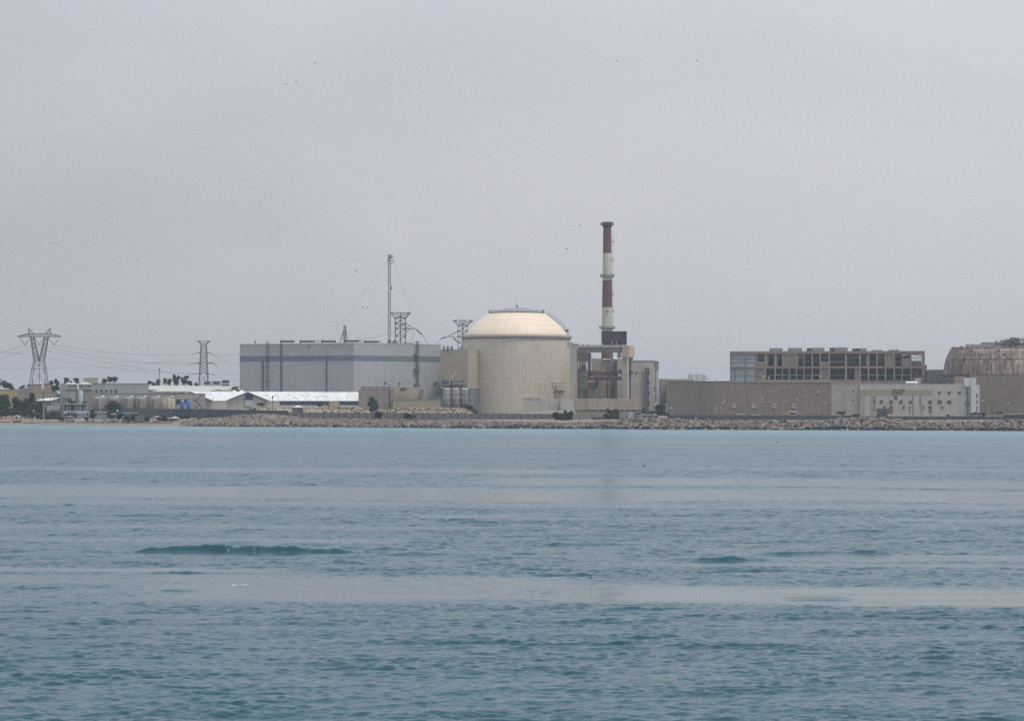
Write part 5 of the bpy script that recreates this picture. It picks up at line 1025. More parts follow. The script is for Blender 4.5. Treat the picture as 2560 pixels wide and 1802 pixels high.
car(2262, 1049, 22, 1095, M['car_dark'], 'black car in front of the dark wall at the lower right', 'cars on the shore road', face=1)
car(2525, 1052, 17, 1098, M['navy'], 'dark car before the open shed at the right edge', 'cars on the shore road', face=-1)
car(2437, 1046, 34, 1128, mat('bus_teal', (.12, .18, .2), .4, .1), 'grey green bus at the foot of the white end tower', 'cars on the shore road', van=True, cat='bus')
car(2457, 1049.5, 18, 1112, M['light_metal'], 'pale car beside the grey green bus', 'cars on the shore road')

# ================================================================ white roofed sheds
V3 = lambda x, y, D, dD=0: P(x, y, D + dD)
def shed(label, name, A_, apex, Bx, yeave, D, sweep, roofm, wallm, oh=.5, ybase=None):
    """gable end from column A_ to Bx facing the bay, body swept by (dx, dy) metres"""
    a, b, t_ = P(A_, yeave, D), P(Bx, yeave, D), P(apex[0], apex[1], D); sw = np.array((sweep[0], sweep[1], 0.)); r = thing(name, label, 'shed', (t_[0], t_[1], 3.0))
    g = lambda q, z=G: np.array((q[0], q[1], z))
    obj('gable_wall', MB().prism([g(b), b, t_, a, g(a)][::-1], sw * .004), M[wallm], r)
    obj('side_wall', MB().hexa([g(b) + sw * .0041, g(b) + sw, g(b) + sw + (-.3, .3, 0), g(b) + sw * .0041 + (-.3, .3, 0), b + sw * .0041, b + sw, b + sw + (-.3, .3, 0), b + sw * .0041 + (-.3, .3, 0)]), M[wallm], r)
    up = np.array((0, 0, .22)); e = np.array((b - t_)); e /= np.linalg.norm(e); e2 = (a - t_) / np.linalg.norm(a - t_); st_ = -sw / np.linalg.norm(sw) * .6
    rf = MB(); o1 = t_ + st_; o2 = t_ + sw; b1 = b + e * oh + st_; b2 = b + e * oh + sw; a1 = a + e2 * oh + st_; a2 = a + e2 * oh + sw
    rf.hexa([b1, b2, o2, o1, b1 + up, b2 + up, o2 + up, o1 + up]); rf.hexa([o1, o2, a2, a1, o1 + up, o2 + up, a2 + up, a1 + up]); obj('roof', rf, M[roofm], r)
    return r, (a, b, t_, sw)
r, (a, b, t_, sw) = shed('white roofed shed with a dark blue gable window and white door', 'workshop_shed', 568, (620, 980.3), 672, 1001.5, 1325, (62, 31), 'white_roof', 'pale_concrete')
fr = Fr(622, 1324.5); obj('gable_window', fr.poly(MB(), [(613, 999.6), (632, 999.6), (632, 985), (621, 981.5), (613, 984)], -.1, .3), M['navy'], r); obj('door', B(fr, 613, 631.5, 1000, 1016, -.08, .2), M['fascia'], r)
obj('trim', MB().bar(a + (0, -.7, -.1), t_ + (0, -.7, -.1), .6).bar(t_ + (0, -.7, -.1), b + (0, -.7, -.1), .6), M['green_gable'], r)
def along(k0, k1, z0, z1, o): # strips on the long side wall (k along the sweep)
    n_ = np.array((sw[1], -sw[0], 0)); n_ /= np.linalg.norm(n_); p0, p1 = b + sw * k0, b + sw * k1; p0 = p0 + n_ * o; p1 = p1 + n_ * o; q = -n_ * o
    return MB().hexa([(p0[0], p0[1], z0), (p1[0], p1[1], z0), (p1[0] + q[0], p1[1] + q[1], z0), (p0[0] + q[0], p0[1] + q[1], z0), (p0[0], p0[1], z1), (p1[0], p1[1], z1), (p1[0] + q[0], p1[1] + q[1], z1), (p0[0] + q[0], p0[1] + q[1], z1)])
zb_, ze_ = b[2] - 2.1, b[2] - .35
for k0, k1 in ((.086, .47), (.554, .74)): obj('window_strip', along(k0, k1, zb_, ze_, .12), M['navy'], r)
obj('side_annex', along(.472, .552, G, b[2] - .5, 1.5), M['beige_wall'], r)
r, (a, b, t_, sw) = shed('second white roofed shed set back left of the blue gable window', 'workshop_shed', 424, (476, 979.5), 531, 1001.5, 1335, (60, 30), 'white_roof', 'pale_concrete'); obj('trim', MB().bar(t_ + (0, -.7, -.1), b + (0, -.7, -.1), .6), M['green_gable'], r)
fr = Fr(549, 1350); r = thing('link_wall', 'low wall with dark teal windows between the two white roofed sheds', 'building', fr.loc(530, 568)); obj('wall', B(fr, 529, 585, 1001.5, None, 0, 10), M['pale_concrete'], r); windows(fr, r, ((553.5, 573.5, 1003, 1009),), 'window_teal', frame=False); obj('drainpipe', MB().bar(fr.p(541, 1005, -.3), fr.p(548, 1013, -.3), .25), M['green_gable'], r)
# green gabled long shed behind, and pale hipped roofs
r, (a, b, t_, sw) = shed('long pale roofed shed with a dull green gable behind the tank wall', 'storage_shed', 297, (324, 965), 351, 974, 1480, (58, 24), 'pale_roof', 'green_gable')
fr = Fr(470, 1470); r = thing('storage_hall', 'low hall with a flat pale beige roof behind the white roofed sheds', 'building', fr.loc(350, 590)); obj('wall', B(fr, 351, 592, 978, None, 0, 12), M['green_gable'], r)
obj('roof', MB().hexa([fr.p(358, 982.4, -1), fr.p(590, 979.5, -1), fr.p(556, 973.3, 12), fr.p(402, 973.3, 12), fr.p(358, 981.8, -1), fr.p(590, 978.9, -1), fr.p(556, 972.8, 12), fr.p(402, 972.8, 12)]), M['pale_roof'], r)
obj('gable', fr.poly(MB(), [(512, 980), (546, 972.8), (592, 980)], -1.8, -1.2), M['pale_roof_grey'], r)
r2_ = thing('storage_hall', 'pale ridge roof above the green gabled shed', 'building', (*fr.C, 3.0)); f4 = Fr(458, 1520); obj('roof', MB().hexa([f4.p(345, 974, -1), f4.p(568, 974, -1), f4.p(554, 965.8, 14), f4.p(338, 965.0, 14), f4.p(345, 973.4, -1), f4.p(568, 973.4, -1), f4.p(554, 965.2, 14), f4.p(338, 964.5, 14)]), M['pale_roof'], r2_); obj('wall', B(f4, 346, 566, 974.2, None, 0, 13), M['green_gable'], r2_)
for x, lab in ((585.5, 'left small white dome between the sheds and the grey hall'), (604, 'right small white dome touching the grey hall corner')):
    q = P(x, 980, 1400); v = thing('small_dome', lab, 'dome', (q[0], q[1], 3.0), 'small white domes'); obj('dome', MB().ell((q[0], q[1], PZ(979.5, 1400)), (1.25, 1.25, 1.0), 16, 8), M['white_paint'], v, smooth=True); obj('drum', MB().lathe((q[0], q[1]), [(1.2, 3.0), (1.2, PZ(979.5, 1400))], 16), M['pale_concrete'], v)
# stepped white building with dark panels
fr = Fr(542, 1620); r = thing('stepped_building', 'white stepped building with dark window panels right of the narrow pylon', 'building', fr.loc(510, 574))
for x0, x1, y in ((510, 533.5, 953), (533.6, 555, 952.5), (555.1, 574, 949.5)): obj('wall', B(fr, x0, x1, y, None, 0, 14), M['soft_white_wall'], r)
for q in ((510.5, 524.5, 953.8, 959.7), (534, 548.5, 953.3, 959.7), (556, 571.8, 951, 956), (556, 571.8, 961.5, 980)): obj('window', B(fr, *q, -.15, .02), M['navy'], r)
# ================================================================ tank farm
fr = Fr(370, 1326); tw = thing('tank_farm_wall', 'long grey beige building behind the row of storage tanks', 'building', fr.loc(230, 513))
obj('wall', B(fr, 231, 513.5, 984, None, 0, 10), M['concrete'], tw); obj('roof_edge', B(fr, 230.5, 514, 983.2, 983.9, -.2, 10.2), M['shade_concrete'], tw)
k_ = MB(); [fr.box(k_, a, b, y0, y1, -.15, .01) for a, b, y0, y1 in ((440, 455, 998, 1010), (461, 473, 998, 1008))]; obj('opening', k_, M['navy'], tw)
gK = 'storage tanks in a row'
for i, (xc, hw_, mt_, lab) in enumerate(((248, 16.2, 'tank_taupe', 'leftmost brown storage tank behind the leafy bush'), (285, 16, 'tank_taupe', 'second brown storage tank from the left, partly behind the bush'), (320.5, 16.2, 'tank_taupe', 'third brown storage tank, below the green gabled shed'), (353, 16.2, 'tank_taupe', 'fourth brown storage tank from the left'), (387, 15.6, 'tank_taupe', 'last brown storage tank, just left of the cream one'), (421.5, 15.2, 'tank_cream', 'cream storage tank at the right end of the row'))):
    D = 1318; r_ = hw_ * D / F0; q = (PX(xc, D), D); tk = thing('storage_tank', lab, 'tank', (*q, 3.2), gK)
    obj('shell', MB().lathe(q, [(r_, 3.0), (r_, PZ(996, D))], 36), M[mt_], tk, smooth=True); obj('roof', MB().lathe(q, [(r_ * 1.01, PZ(996, D)), (r_ * .5, PZ(993.6, D)), (.1, PZ(993, D))], 36), M['pale_roof_grey'], tk, smooth=True)
    for y in (1001, 1007, 1013): obj('hoop', MB().lathe(q, [(r_ + .06, PZ(y + .5, D)), (r_ + .06, PZ(y, D))], 36), M[mt_], tk)
    w_ = xc + (9 if i else 9.5); obj('hatch_cover', MB().ell(tuple(P(w_, 991.3, D - 1)), (.75, .6, .36), 12, 6), M['white_paint'], tk, smooth=True)
    if 1 <= i <= 4: z_ = P(xc + 1, 1015.3, D - r_ - .05); obj('manhole', MB().prism([(z_[0] + .42 * math.cos(a), z_[1], z_[2] + .42 * math.sin(a)) for a in np.linspace(0, 6.283, 14, endpoint=False)], (0, .06, 0)), M['light_metal'], tk)
    obj('ladder', MB().bar(P(xc - hw_ * .3, 996, D - r_), P(xc - hw_ * .3, 1024, D - r_), .1).bar(P(xc - hw_ * .3 + 2, 996, D - r_), P(xc - hw_ * .3 + 2, 1024, D - r_), .1), M['steel'], tk)
for xc, lab in ((455.5, 'left bright blue tank beside the cream tank'), (471.5, 'right bright blue tank nearest the steel stair')):
    D = 1310; r_ = 5.4 * D / F0; q = (PX(xc, D), D); tk = thing('blue_tank', lab, 'tank', (*q, 3.2), 'bright blue tanks'); obj('shell', MB().lathe(q, [(r_, 3.0), (r_, PZ(1003, D))], 24), M['blue_tank'], tk, smooth=True); obj('lid', MB().lathe(q, [(r_, PZ(1003, D)), (r_ * .6, PZ(1001.3, D)), (.1, PZ(1001, D))], 24), M['fascia'], tk, smooth=True)
# steel stair
fr = Fr(497, 1322); r = thing('steel_stair', 'dark steel outdoor stair right of the blue tanks', 'stair', fr.loc(482, 513)); k_ = MB()
for x in (484, 490, 500, 506): fr.box(k_, x, x + .8, 988, None, 0, .2)
for y in (1001, 1013): fr.box(k_, 482, 508, y, y + .9, 0, 2)
obj('frame', k_, M['dark_metal'], r); k_ = MB()
for a, b in (((484, 1023), (500, 1012)), ((500, 1012), (488, 1001)), ((488, 1001), (504, 990)), ((482, 998), (492, 1006)), ((500, 1018), (507, 1024))): k_.bar(fr.p(*a, .5), fr.p(*b, .5), .35)
obj('flight', k_, M['dark_metal'], r); obj('handrail', fr.box(fr.box(MB(), 502, 512, 1017, 1017.6, 0, .1), 500, 522, 1022, 1022.6, 0, .1), M['steel'], r)
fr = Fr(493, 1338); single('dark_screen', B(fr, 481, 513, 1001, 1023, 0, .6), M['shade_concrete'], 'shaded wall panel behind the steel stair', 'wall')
# ================================================================ far left buildings
fr = Fr(22, 1430); r = thing('tan_building', 'plain yellowish tan wall behind the dark trees at the left edge', 'building', fr.loc(-80, 45)); obj('wall', B(fr, -120, 45, 974, None, 0, 12), M['tan_wall'], r); obj('coping', B(fr, -120, 45.3, 973, 973.9, -.2, 12.2), M['concrete'], r)
fr = Fr(88, 1410); r = thing('pink_building', 'pinkish block building in front of the cat-head pylon', 'building', fr.loc(45, 130))
obj('wall', B(fr, 45, 129, 972, None, 0, 12), M['pink_block'], r); obj('upper_block', B(fr, 67, 104, 961.5, 971.9, .5, 8), M['pink_block'], r); obj('upper_block', B(fr, 110, 128, 959.5, 971.9, .5, 8), M['pink_block'], r); obj('pilaster', B(fr, 67, 78, 966, None, -.5, -.01), M['taupe'], r); obj('pilaster', B(fr, 45, 66, 975, None, -.4, -.01), M['taupe'], r); obj('cornice', fr.box(fr.box(MB(), 66.5, 104.5, 960.6, 961.4, .3, 8.2), 109.5, 128.5, 958.6, 959.4, .3, 8.2), M['red_brown'], r)
fr = Fr(113, 1385); r = thing('pale_wall_building', 'pale green grey wall behind the slanted white awning', 'building', fr.loc(85, 143)); obj('wall', B(fr, 80, 143.5, 980.5, None, 0, 10), M['olive_wall'], r); obj('wall', B(fr, 143.6, 166, 984, None, -.3, 10), M['taupe'], r, 'taupe right part'); obj('coping', B(fr, 80, 143.5, 979.8, 980.4, -.15, 10.1), M['pale_concrete'], r)
r = thing('lean_to', 'lean-to with a slanted bright white roof behind the wooden pole', 'shed', tuple(P(118, 1020, 1345))); D = 1345
obj('roof', MB().hexa([P(88, 1001.5, D), P(126, 1001.5, D), P(150, 994.3, D + 8), P(112, 996, D + 8), P(88, 1000.6, D), P(126, 1000.8, D), P(150, 993.6, D + 8), P(112, 995.3, D + 8)]), M['white_roof'], r); fr = Fr(118, D + 1); obj('wall', B(fr, 95, 148, 1001.6, None, 0, 6), M['shade_concrete'], r); obj('end_post', fr.box(MB(), 92, 94, 1000.8, 1008, -1.5, -1), M['light_metal'], r)
# twin hipped towers
for x0, x1, ya, xa, ye, yb, xb0, xb1, lab in ((165, 195.5, 955.3, 183, 960, 974.5, 167.5, 193, 'left hip-roofed tower behind the beach restaurant'), (196, 232.5, 954.3, 213, 960, 974.5, 197, 231, 'right hip-roofed tower behind the beach restaurant')):
    fr = Fr((x0 + x1) / 2, 1372); r = thing('water_tower_house', lab, 'building', fr.loc(x0, x1), 'twin hip-roofed towers'); dpt = (x1 - x0) * 1372 / F0
    obj('upper_wall', B(fr, xb0, xb1, ye + .6, yb, 0, dpt * .9), M['pale_concrete'], r); obj('lower_wall', B(fr, xb0 - 3, xb1 + 1, yb + .1, None, -.6, dpt), M['concrete' if x0 < 190 else 'taupe'], r)
    c0, c1, c2_, c3 = fr.p(x0, ye + .6, -1.2), fr.p(x1, ye + .6, -1.2), fr.p(x1, ye + .6, dpt), fr.p(x0, ye + .6, dpt); ap = fr.p(xa, ya, dpt / 2); obj('hip_roof', MB().add([c0, c1, c2_, c3, ap], [(0, 1, 4), (1, 2, 4), (2, 3, 4), (3, 0, 4), (3, 2, 1, 0)]), M['pale_roof'], r)
    windows(fr, r, ((xb0 + 3, xb0 + 6, ye + 3, ye + 6.5), (xb1 - 9, xb1 - 6, ye + 3, ye + 6.5)), 'window_dark', frame=False)
    obj('belt_course', B(fr, xb0 - 3.4, xb1 + 1.4, yb - .4, yb + .8, -.9, dpt), M['red_brown'], r); k_ = MB(); [fr.box(k_, x, x + 1.1, yb + 1, None, -.9, -.62) for x in (xb0 - 2.5, xb0 + 5, xb1 - 2)]; obj('pier', k_, M['galvanised'], r)
fr = Fr(202, 1362); single('white_silo', MB().lathe(tuple(P(202, 990, 1362)[:2]), [(5.2 * 1362 / F0, 3.0), (5.2 * 1362 / F0, PZ(977, 1362)), (3.5 * 1362 / F0, PZ(975.6, 1362))], 24), M['fascia'], 'pale upright cylinder between the twin hip-roofed towers', 'silo', smooth=True)
fr = Fr(157, 1380); single('grey_block', B(fr, 150.5, 165, 958.5, None, 0, 8), M['galvanised'], 'pale grey block left of the twin hip-roofed towers', 'building')
fr = Fr(300, 1440); r = thing('grey_office', 'wide grey building with a row of dark windows and a rooftop block', 'building', fr.loc(232, 370)); obj('wall', B(fr, 225, 372, 959, None, 0, 14), M['galvanised'], r); obj('roof_block', B(fr, 208.5, 245, 944, 958.9, 2, 10), M['concrete'], r); obj('parapet', B(fr, 225, 372, 958.2, 958.9, -.2, 1.9), M['taupe'], r)
windows(fr, r, ((238.5, 245, 974, 982), (250.5, 257.5, 974, 982), (262.5, 269, 974, 982), (274.5, 281, 974, 982), (286.5, 293, 974, 982)), 'window_dark', frame=True, fm='soft_white_wall')
# beach restaurant
fr = Fr(188, 1318); br = thing('beach_restaurant', 'two-level beach restaurant with a pale fascia and green lettering', 'building', fr.loc(160, 228))
obj('roof_slab', B(fr, 132, 217, 1009, 1010.6, -1, 8), M['fascia'], br); obj('back_wall', B(fr, 158, 216, 1010.7, 1026.5, 3, 7), M['window_teal'], br)
for x in (159, 167, 174, 187, 192, 197, 201, 209, 214.5): obj('column', B(fr, x, x + 1.6, 1010.7, 1026.8, -.5, .2), M['fascia'], br)
obj('fascia', B(fr, 159.5, 218, 1027, 1034.4, -1.2, 8), M['fascia'], br); obj('ground_wall', B(fr, 193, 229, 1034.6, None, -.4, 6), M['soft_white_wall'], br); obj('dark_front', B(fr, 161, 192.8, 1034.5, None, .6, 6), M['window_teal'], br)
wl_ = MB(); rp = random.Random(2)      # the green brush lettering on the fascia: word shapes with letters rising and dots
x = 168.0
for wlen, ups in ((8.2, (1.0, 4.5, 6.6)), (5.6, (2.4, 5.0)), (6.4, (1.0, 3.4, 6.0))):
    wl_.bar(fr.p(x, 1031.8, -1.32), fr.p(x + wlen, 1031.6, -1.32), .22)
    for u in ups: wl_.bar(fr.p(x + u, 1031.8, -1.32), fr.p(x + u + .3, 1028.6 + rp.uniform(0, 1.2), -1.32), .2)
    wl_.bar(fr.p(x + .3, 1031.8, -1.32), fr.p(x - .8, 1033, -1.32), .2); wl_.bar(fr.p(x + wlen * .5, 1033, -1.32), fr.p(x + wlen * .5 + .5, 1033, -1.32), .2); x += wlen + 1.0
obj('lettering', wl_, M['sign_green'], br)
fr = Fr(248, 1266); r = thing('white_annex', 'low white building with a flat roof behind the round tree', 'building', fr.loc(228, 268)); obj('wall', B(fr, 229.3, 266, 1031.5, None, 0, 6), M['soft_white_wall'], r); obj('roof', B(fr, 217, 269, 1029.3, 1031.3, -1.2, 7), M['fascia'], r); obj('canopy_recess', B(fr, 217, 221, 1031.4, 1037, -.6, -.1), M['dark_room'], r); obj('corner_strip', B(fr, 263.6, 265.6, 1033, None, -.15, -.01), M['beige_wall'], r)
fr = Fr(140, 1325); r = thing('terrace', 'shaded raised terrace with thin posts left of the restaurant', 'terrace', fr.loc(116, 158)); obj('floor_slab', B(fr, 116, 158, 1024, 1026, 0, 6), M['galvanised'], r); obj('back_wall', B(fr, 118, 150, 1014, 1023.9, 4, 5), M['soft_white_wall'], r); k_ = MB(); [fr.box(k_, x, x + 1, 1010, None, 0, .3) for x in (116, 124, 133, 143, 152)]; obj('post', k_, M['galvanised'], r); obj('stair', MB().bar(fr.p(146, 1024, .5), fr.p(155, 1017, .5), .5), M['galvanised'], r); obj('base_wall', B(fr, 112, 150, 1030, None, 1.5, 6), M['boundary_wall'], r)
def gazebo(label, x0, x1, yt, ye, yb, D, rm, wm, wall_h=0, name='gazebo', grp='thatched beach shelters'):
    fr = Fr((x0 + x1) / 2, D); r = thing(name, label, 'shelter', tuple(fr.p((x0 + x1) / 2, yb, 1)), grp); w_ = (x1 - x0) * D / F0
    c = [fr.p(x0, ye, 0), fr.p(x1, ye, 0), fr.p(x1, ye, w_), fr.p(x0, ye, w_)]; ap = fr.p((x0 + x1) / 2, yt, w_ / 2); m_ = MB().add(c + [ap], [(0, 1, 4), (1, 2, 4), (2, 3, 4), (3, 0, 4), (3, 2, 1, 0)]); obj('roof', m_, M[rm], r)
    i_ = (x1 - x0) * .08
    for x, o in ((x0 + i_, .3), (x1 - i_, .3), (x0 + i_, w_ * .9), (x1 - i_, w_ * .9), ((x0 + x1) / 2, .3)): obj('post', B(fr, x - .5, x + .5, ye, yb + 1, o, o + .25), M[wm], r)
    if wall_h: obj('parapet', B(fr, x0 + i_ + .6, x1 - i_ - .6, yb - wall_h, yb + 1, .35, w_ * .85), M['shade_concrete' if wm != 'maroon' else 'door_brown'], r)
    else: obj('bench', B(fr, x0 + i_ * 2, x1 - i_ * 2, yb - 3, yb - 1.5, w_ * .3, w_ * .45), M['wood'], r)
    return r
gazebo('dark gazebo with a grey pyramid roof on the sand at the far left', 30, 55, 1037, 1040.5, 1055, 1262, 'thatch', 'maroon', 4)
gazebo('grey hut with a low pale pyramid roof left of the white saloon car', 160, 189, 1039, 1041.7, 1055, 1248, 'thatch', 'galvanised', 7, 'beach_hut', None)
gazebo('reddish gazebo with a shaggy thatched roof right of the grey canvas tents', 380, 404, 1038.5, 1043, 1054.5, 1226, 'thatch', 'red_brown', 3)
gazebo('peaked grey parasol shelter in front of the dark bush by the rock mound', 424, 450, 1039.5, 1046, 1056, 1218, 'pale_roof_grey', 'wood')
gazebo('brown bamboo shelter behind the silver car', 272, 296, 1033, 1036, 1053, 1246, 'thatch', 'wood', 3)
for x0, x1, yt, lab in ((304, 330, 1036.5, 'wide grey canvas tent left of the arched one'), (335, 362, 1037, 'arched grey green canvas tent near the reddish gazebo')):
    fr = Fr((x0 + x1) / 2, 1234); r = thing('canvas_tent', lab, 'tent', fr.loc(x0, x1), 'canvas tents behind the beach'); n_ = 10; pts = [(x1, 1055), (x0, 1055)][::-1]; pts = [(x0, 1055), (x1, 1055)] + [(x1 - (x1 - x0) * i / n_, 1046 - (1046 - yt) * math.sin(math.pi * i / n_) ** .5) for i in range(n_ + 1)]
    obj('canvas', fr.poly(MB(), pts, 0, 6), mat('tent_' + str(x0), (.13, .16, .165), .9, .2, .5, .2), r); obj('pole', B(fr, (x0 + x1) / 2 - .3, (x0 + x1) / 2 + .3, yt, 1055, -.15, -.02), M['galvanised'], r)
fr = Fr(318, 1250); single('roof_sheet', B(fr, 306, 345, 1031.5, 1033.2, 0, 4), M['fascia'], 'thin pale roof sheet above the canvas tents', 'roof sheet')
# beach kerb and stakes
for x0, x1, y, lab in ((-150, 24, 1054, 'dark low kerb on the sand left of the gazebo'), (58, 104, 1055.3, 'dark low kerb on the sand right of the gazebo'), (108, 160, 1053.5, 'dark low kerb between the wooden pole and the hut'), (190, 290, 1055, 'dark low kerb in front of the parked cars'), (325, 452, 1055.6, 'dark low kerb in front of the tents and shelters')):
    D = Ds((x0 + x1) / 2) + 13; fr = Fr((x0 + x1) / 2, D); single('kerb', B(fr, x0, x1, y, y + 2.5, 0, .4), M['dark_concrete'], lab, 'kerb', group='kerb pieces along the beach')
for i, x in enumerate((255.5, 269.5, 283, 295, 306.5, 320, 333)):
    D = Ds(x) + 12; fr = Fr(x, D); h_ = 7 if i % 2 else 9; single('beach_stake', B(fr, x - .55, x + .55, 1058 - h_, 1060, 0, .2), M['wood'], 'short dark wooden stake on the sand in front of the cars and tents', 'stake', group='wooden stakes on the sand')
fr = Fr(262, 1229); r = thing('beach_gate', 'brown gate frame on the sand before the silver car', 'gate', tuple(fr.p(260, 1058))); obj('post', B(fr, 255, 256.4, 1045, 1060, -.6, -.35), M['wood'], r); obj('lintel', B(fr, 255, 266, 1045, 1046.2, -.34, -.1), M['wood'], r)
fr = Fr(109, 1256); single('beach_rock', MB().ell(tuple(P(109.3, 1061, 1252.5)), (.4, .35, .3), 8, 5), M['dark_room'], 'small dark rock at the edge of the beach', 'rock')
# poles
r = thing('wooden_pole', 'tall dark pole with a crossarm standing among the dark trees', 'pole', tuple(P(109, gy(1300, 2.8), 1300))); obj('pole', MB().bar(P(109, 1046, 1300), P(109, 980, 1300), .42, .3), M['bark'], r); obj('crossarm', MB().bar(P(106, 984.5, 1300), P(112.5, 984.5, 1300), .2).bar(P(106.5, 992, 1300), P(112, 992, 1300), .2), M['bark'], r); obj('concrete_sleeve', MB().bar(P(109, 1046, 1299.6), P(109, 1011, 1299.6), .7, .55), M['galvanised'], r)
for x, yt, lab in ((126.5, 987, 'thin pole just right of the wooden pole'), (135.5, 986, 'thin pole left of the restaurant roof'), (233, 983, 'pole by the corner of the leftmost storage tank'), (250.5, 997, 'short pale pole before the leftmost storage tank'), (371, 990, 'thin dark pole between two storage tanks'), (430, 987, 'thin dark pole in front of the cream tank'), (594, 989, 'thin pole before the white roofed shed')):
    D = 1306; q = P(x, 1040, D); rt = thing('utility_pole', lab, 'pole', (q[0], q[1], 3.0), 'thin poles in the compound'); obj('pole', MB().bar((q[0], q[1], 3.0), P(x, yt, D), .22), M['steel' if yt != 997 else 'light_metal'], rt); obj('insulator', MB().bar(P(x - 1, yt + 1, D), P(x + 1, yt + 1, D), .18), M['steel'], rt)
r = thing('floodlight_mast', 'slim mast with a boxy floodlight head above the background trees', 'mast', tuple(P(398.7, gy(1520, 3.4), 1520))); obj('pole', MB().bar(P(398.7, gy(1520, 3.4), 1520), P(398.7, 925, 1520), .45, .3), M['steel'], r); obj('lamp_head', MB().bar(P(396.8, 923.5, 1520), P(400.6, 923.5, 1520), 1.0), M['dark_metal'], r)
q = P(294, 1026.5, 1250); r = thing('ball_lamp', 'white ball lamp above the beach shelters', 'lamp', (q[0], q[1], 3.0)); obj('globe', MB().ell(tuple(q), (.42, .42, .42), 12, 8), M['white_paint'], r, smooth=True); obj('pole', MB().bar((q[0], q[1], 2.6), (q[0], q[1], q[2] - .4), .14), M['steel'], r)
# street lamps
for x, yt, arms, lab in ((534, 988, ((-8, -2.5),), 'single-arm street lamp before the second white roofed shed'), (673, 990, ((-8, -3),), 'street lamp with its arm to the left at the end of the blue gable shed'), (697, 992, ((-9, -3.5),), 'street lamp second along the white roof, arm to the left'), (710.5, 991, ((12, -3.5),), 'street lamp with a long arm to the right on the white roof'), (764, 992, ((-12, -4.5), (9, -4)), 'double-arm street lamp in front of the white roof'), (745, 995, ((-9, -1),), 'small lamp left of the double-arm lamp'), (794, 992, ((13, -3),), 'faint lamp with a long right arm on the white roof'), (813, 994, ((3, -3),), 'straight lamp with a round head on the white roof'), (867, 989, ((8, -3),), 'street lamp near the right end of the white roof'), (891, 992, ((-5, -4),), 'last street lamp before the taupe building')):
    lamp(x, yt, 1014, 1308, arms, lab, m='shade_concrete')
for x, yt, yb, arms, lab in ((1106.5, 993.5, 1030, ((7, -3),), 'pale street lamp in front of the left gas tank'), (1159.5, 995, 1030, ((-8, -3),), 'street lamp before the right gas tank'), (1184, 996, 1030, ((-7, -4),), 'street lamp in front of the blue grey screen wall'), (1244, 998, 1034, ((6, -2.5),), 'street lamp before the left of the reactor cylinder'), (1291, 1020, 1036, ((4, -1),), 'short lamp before the middle of the reactor cylinder'), (1325, 996, 1036, ((0.5, -6),), 'thin lamp post at the low pale building'), (1349, 997, 1034, ((-12, 0), (4, -.5)), 'double lamp above the low pale building'), (1496.5, 1008, 1036, ((4, -2),), 'pale lamp in front of the grooved podium'), (1560, 999, 1036, ((5, -2),), 'lamp before the right end of the grooved podium'), (1680, 1012, 1036, ((-3, 8),), 'pale lamp at the left end of the long brown hall'), (1791, 1008, 1036, ((20, -6),), 'lamp with a long arm before the long brown hall'), (1803, 1009, 1036, ((3, -2),), 'short-armed lamp before the long brown hall'), (1896, 1003, 1038, ((10, -6),), 'lamp with a raised arm between the second and third hatches'), (1916, 1006, 1038, ((-10, -2),), 'lamp beside the third framed hatch'), (1957, 1004, 1038, ((9, -4),), 'lamp between the third and fourth hatches'), (1994, 1002, 1038, ((-2, -4),), 'tall lamp just right of the fourth framed hatch'), (2047, 1004, 1038, ((15, 3.5),), 'lamp at the right end of the long brown hall'), (2134, 1009, 1040, ((-11, -3),), 'lamp in front of the greyer wing of the windowed building'), (2471, 1005, 1040, ((-15, -4),), 'lamp just right of the white end tower'), (2526, 1000, 1040, ((-6, 8),), 'lamp before the brown wall at the right')):
    lamp(x, yt, yb, 1210 if x < 1700 else 1190, arms, lab)
# ================================================================ beige plant buildings before the grey hall
fr = Fr(940, 1302); r = thing('taupe_building', 'taupe flat building with a louvred strip on its roof before the grey hall', 'building', fr.loc(896, 976))
obj('wall', B(fr, 896, 977.5, 975, None, 0, 16), M['taupe'], r); obj('roof_beam', B(fr, 903, 976, 966.3, 968.6, 2, 8), M['raw_concrete'], r); obj('roof_beam', B(fr, 903, 976, 973, 974.9, 1.9, 8), M['red_brown'], r); obj('roof_panel', B(fr, 903.5, 975.6, 968.7, 972.9, 2.4, 7.6), M['light_metal'], r)
k_ = MB(); [fr.box(k_, x, x + 2, 968.7, 972.9, 1.95, 2.35) for x in (902.8, 921, 940, 958.5, 973.5)]; obj('roof_post', k_, M['raw_concrete'], r); k_ = MB(); [fr.box(k_, x, x + .8, 960, None, -.4, -.1) for x in (974, 980)]; [fr.box(k_, 974, 980.8, y, y + .7, -.4, -.1) for y in range(962, 1012, 6)]; obj('ladder', k_, M['steel'], r)
fr = Fr(1015, 1312); r = thing('beige_building', 'beige building with one barred window right of the taupe building', 'building', fr.loc(980, 1045))
obj('wall', B(fr, 978, 1045, 967, None, 0, 16), M['beige_wall'], r); obj('wall', B(fr, 1045.1, 1053.5, 975.5, None, .4, 14), M['beige_wall'], r); windows(fr, r, ((1000.5, 1016, 970, 975),), 'window_dark'); k_ = MB(); fr.box(k_, 1052, 1054, 971, 998, -.8, -.4); fr.box(k_, 1056, 1058, 974, 996, -.8, -.4); [fr.box(k_, 1051, 1059, y, y + 1, -.9, -.4) for y in (975, 982, 989)]; obj('pipework', k_, M['red_brown'], r)
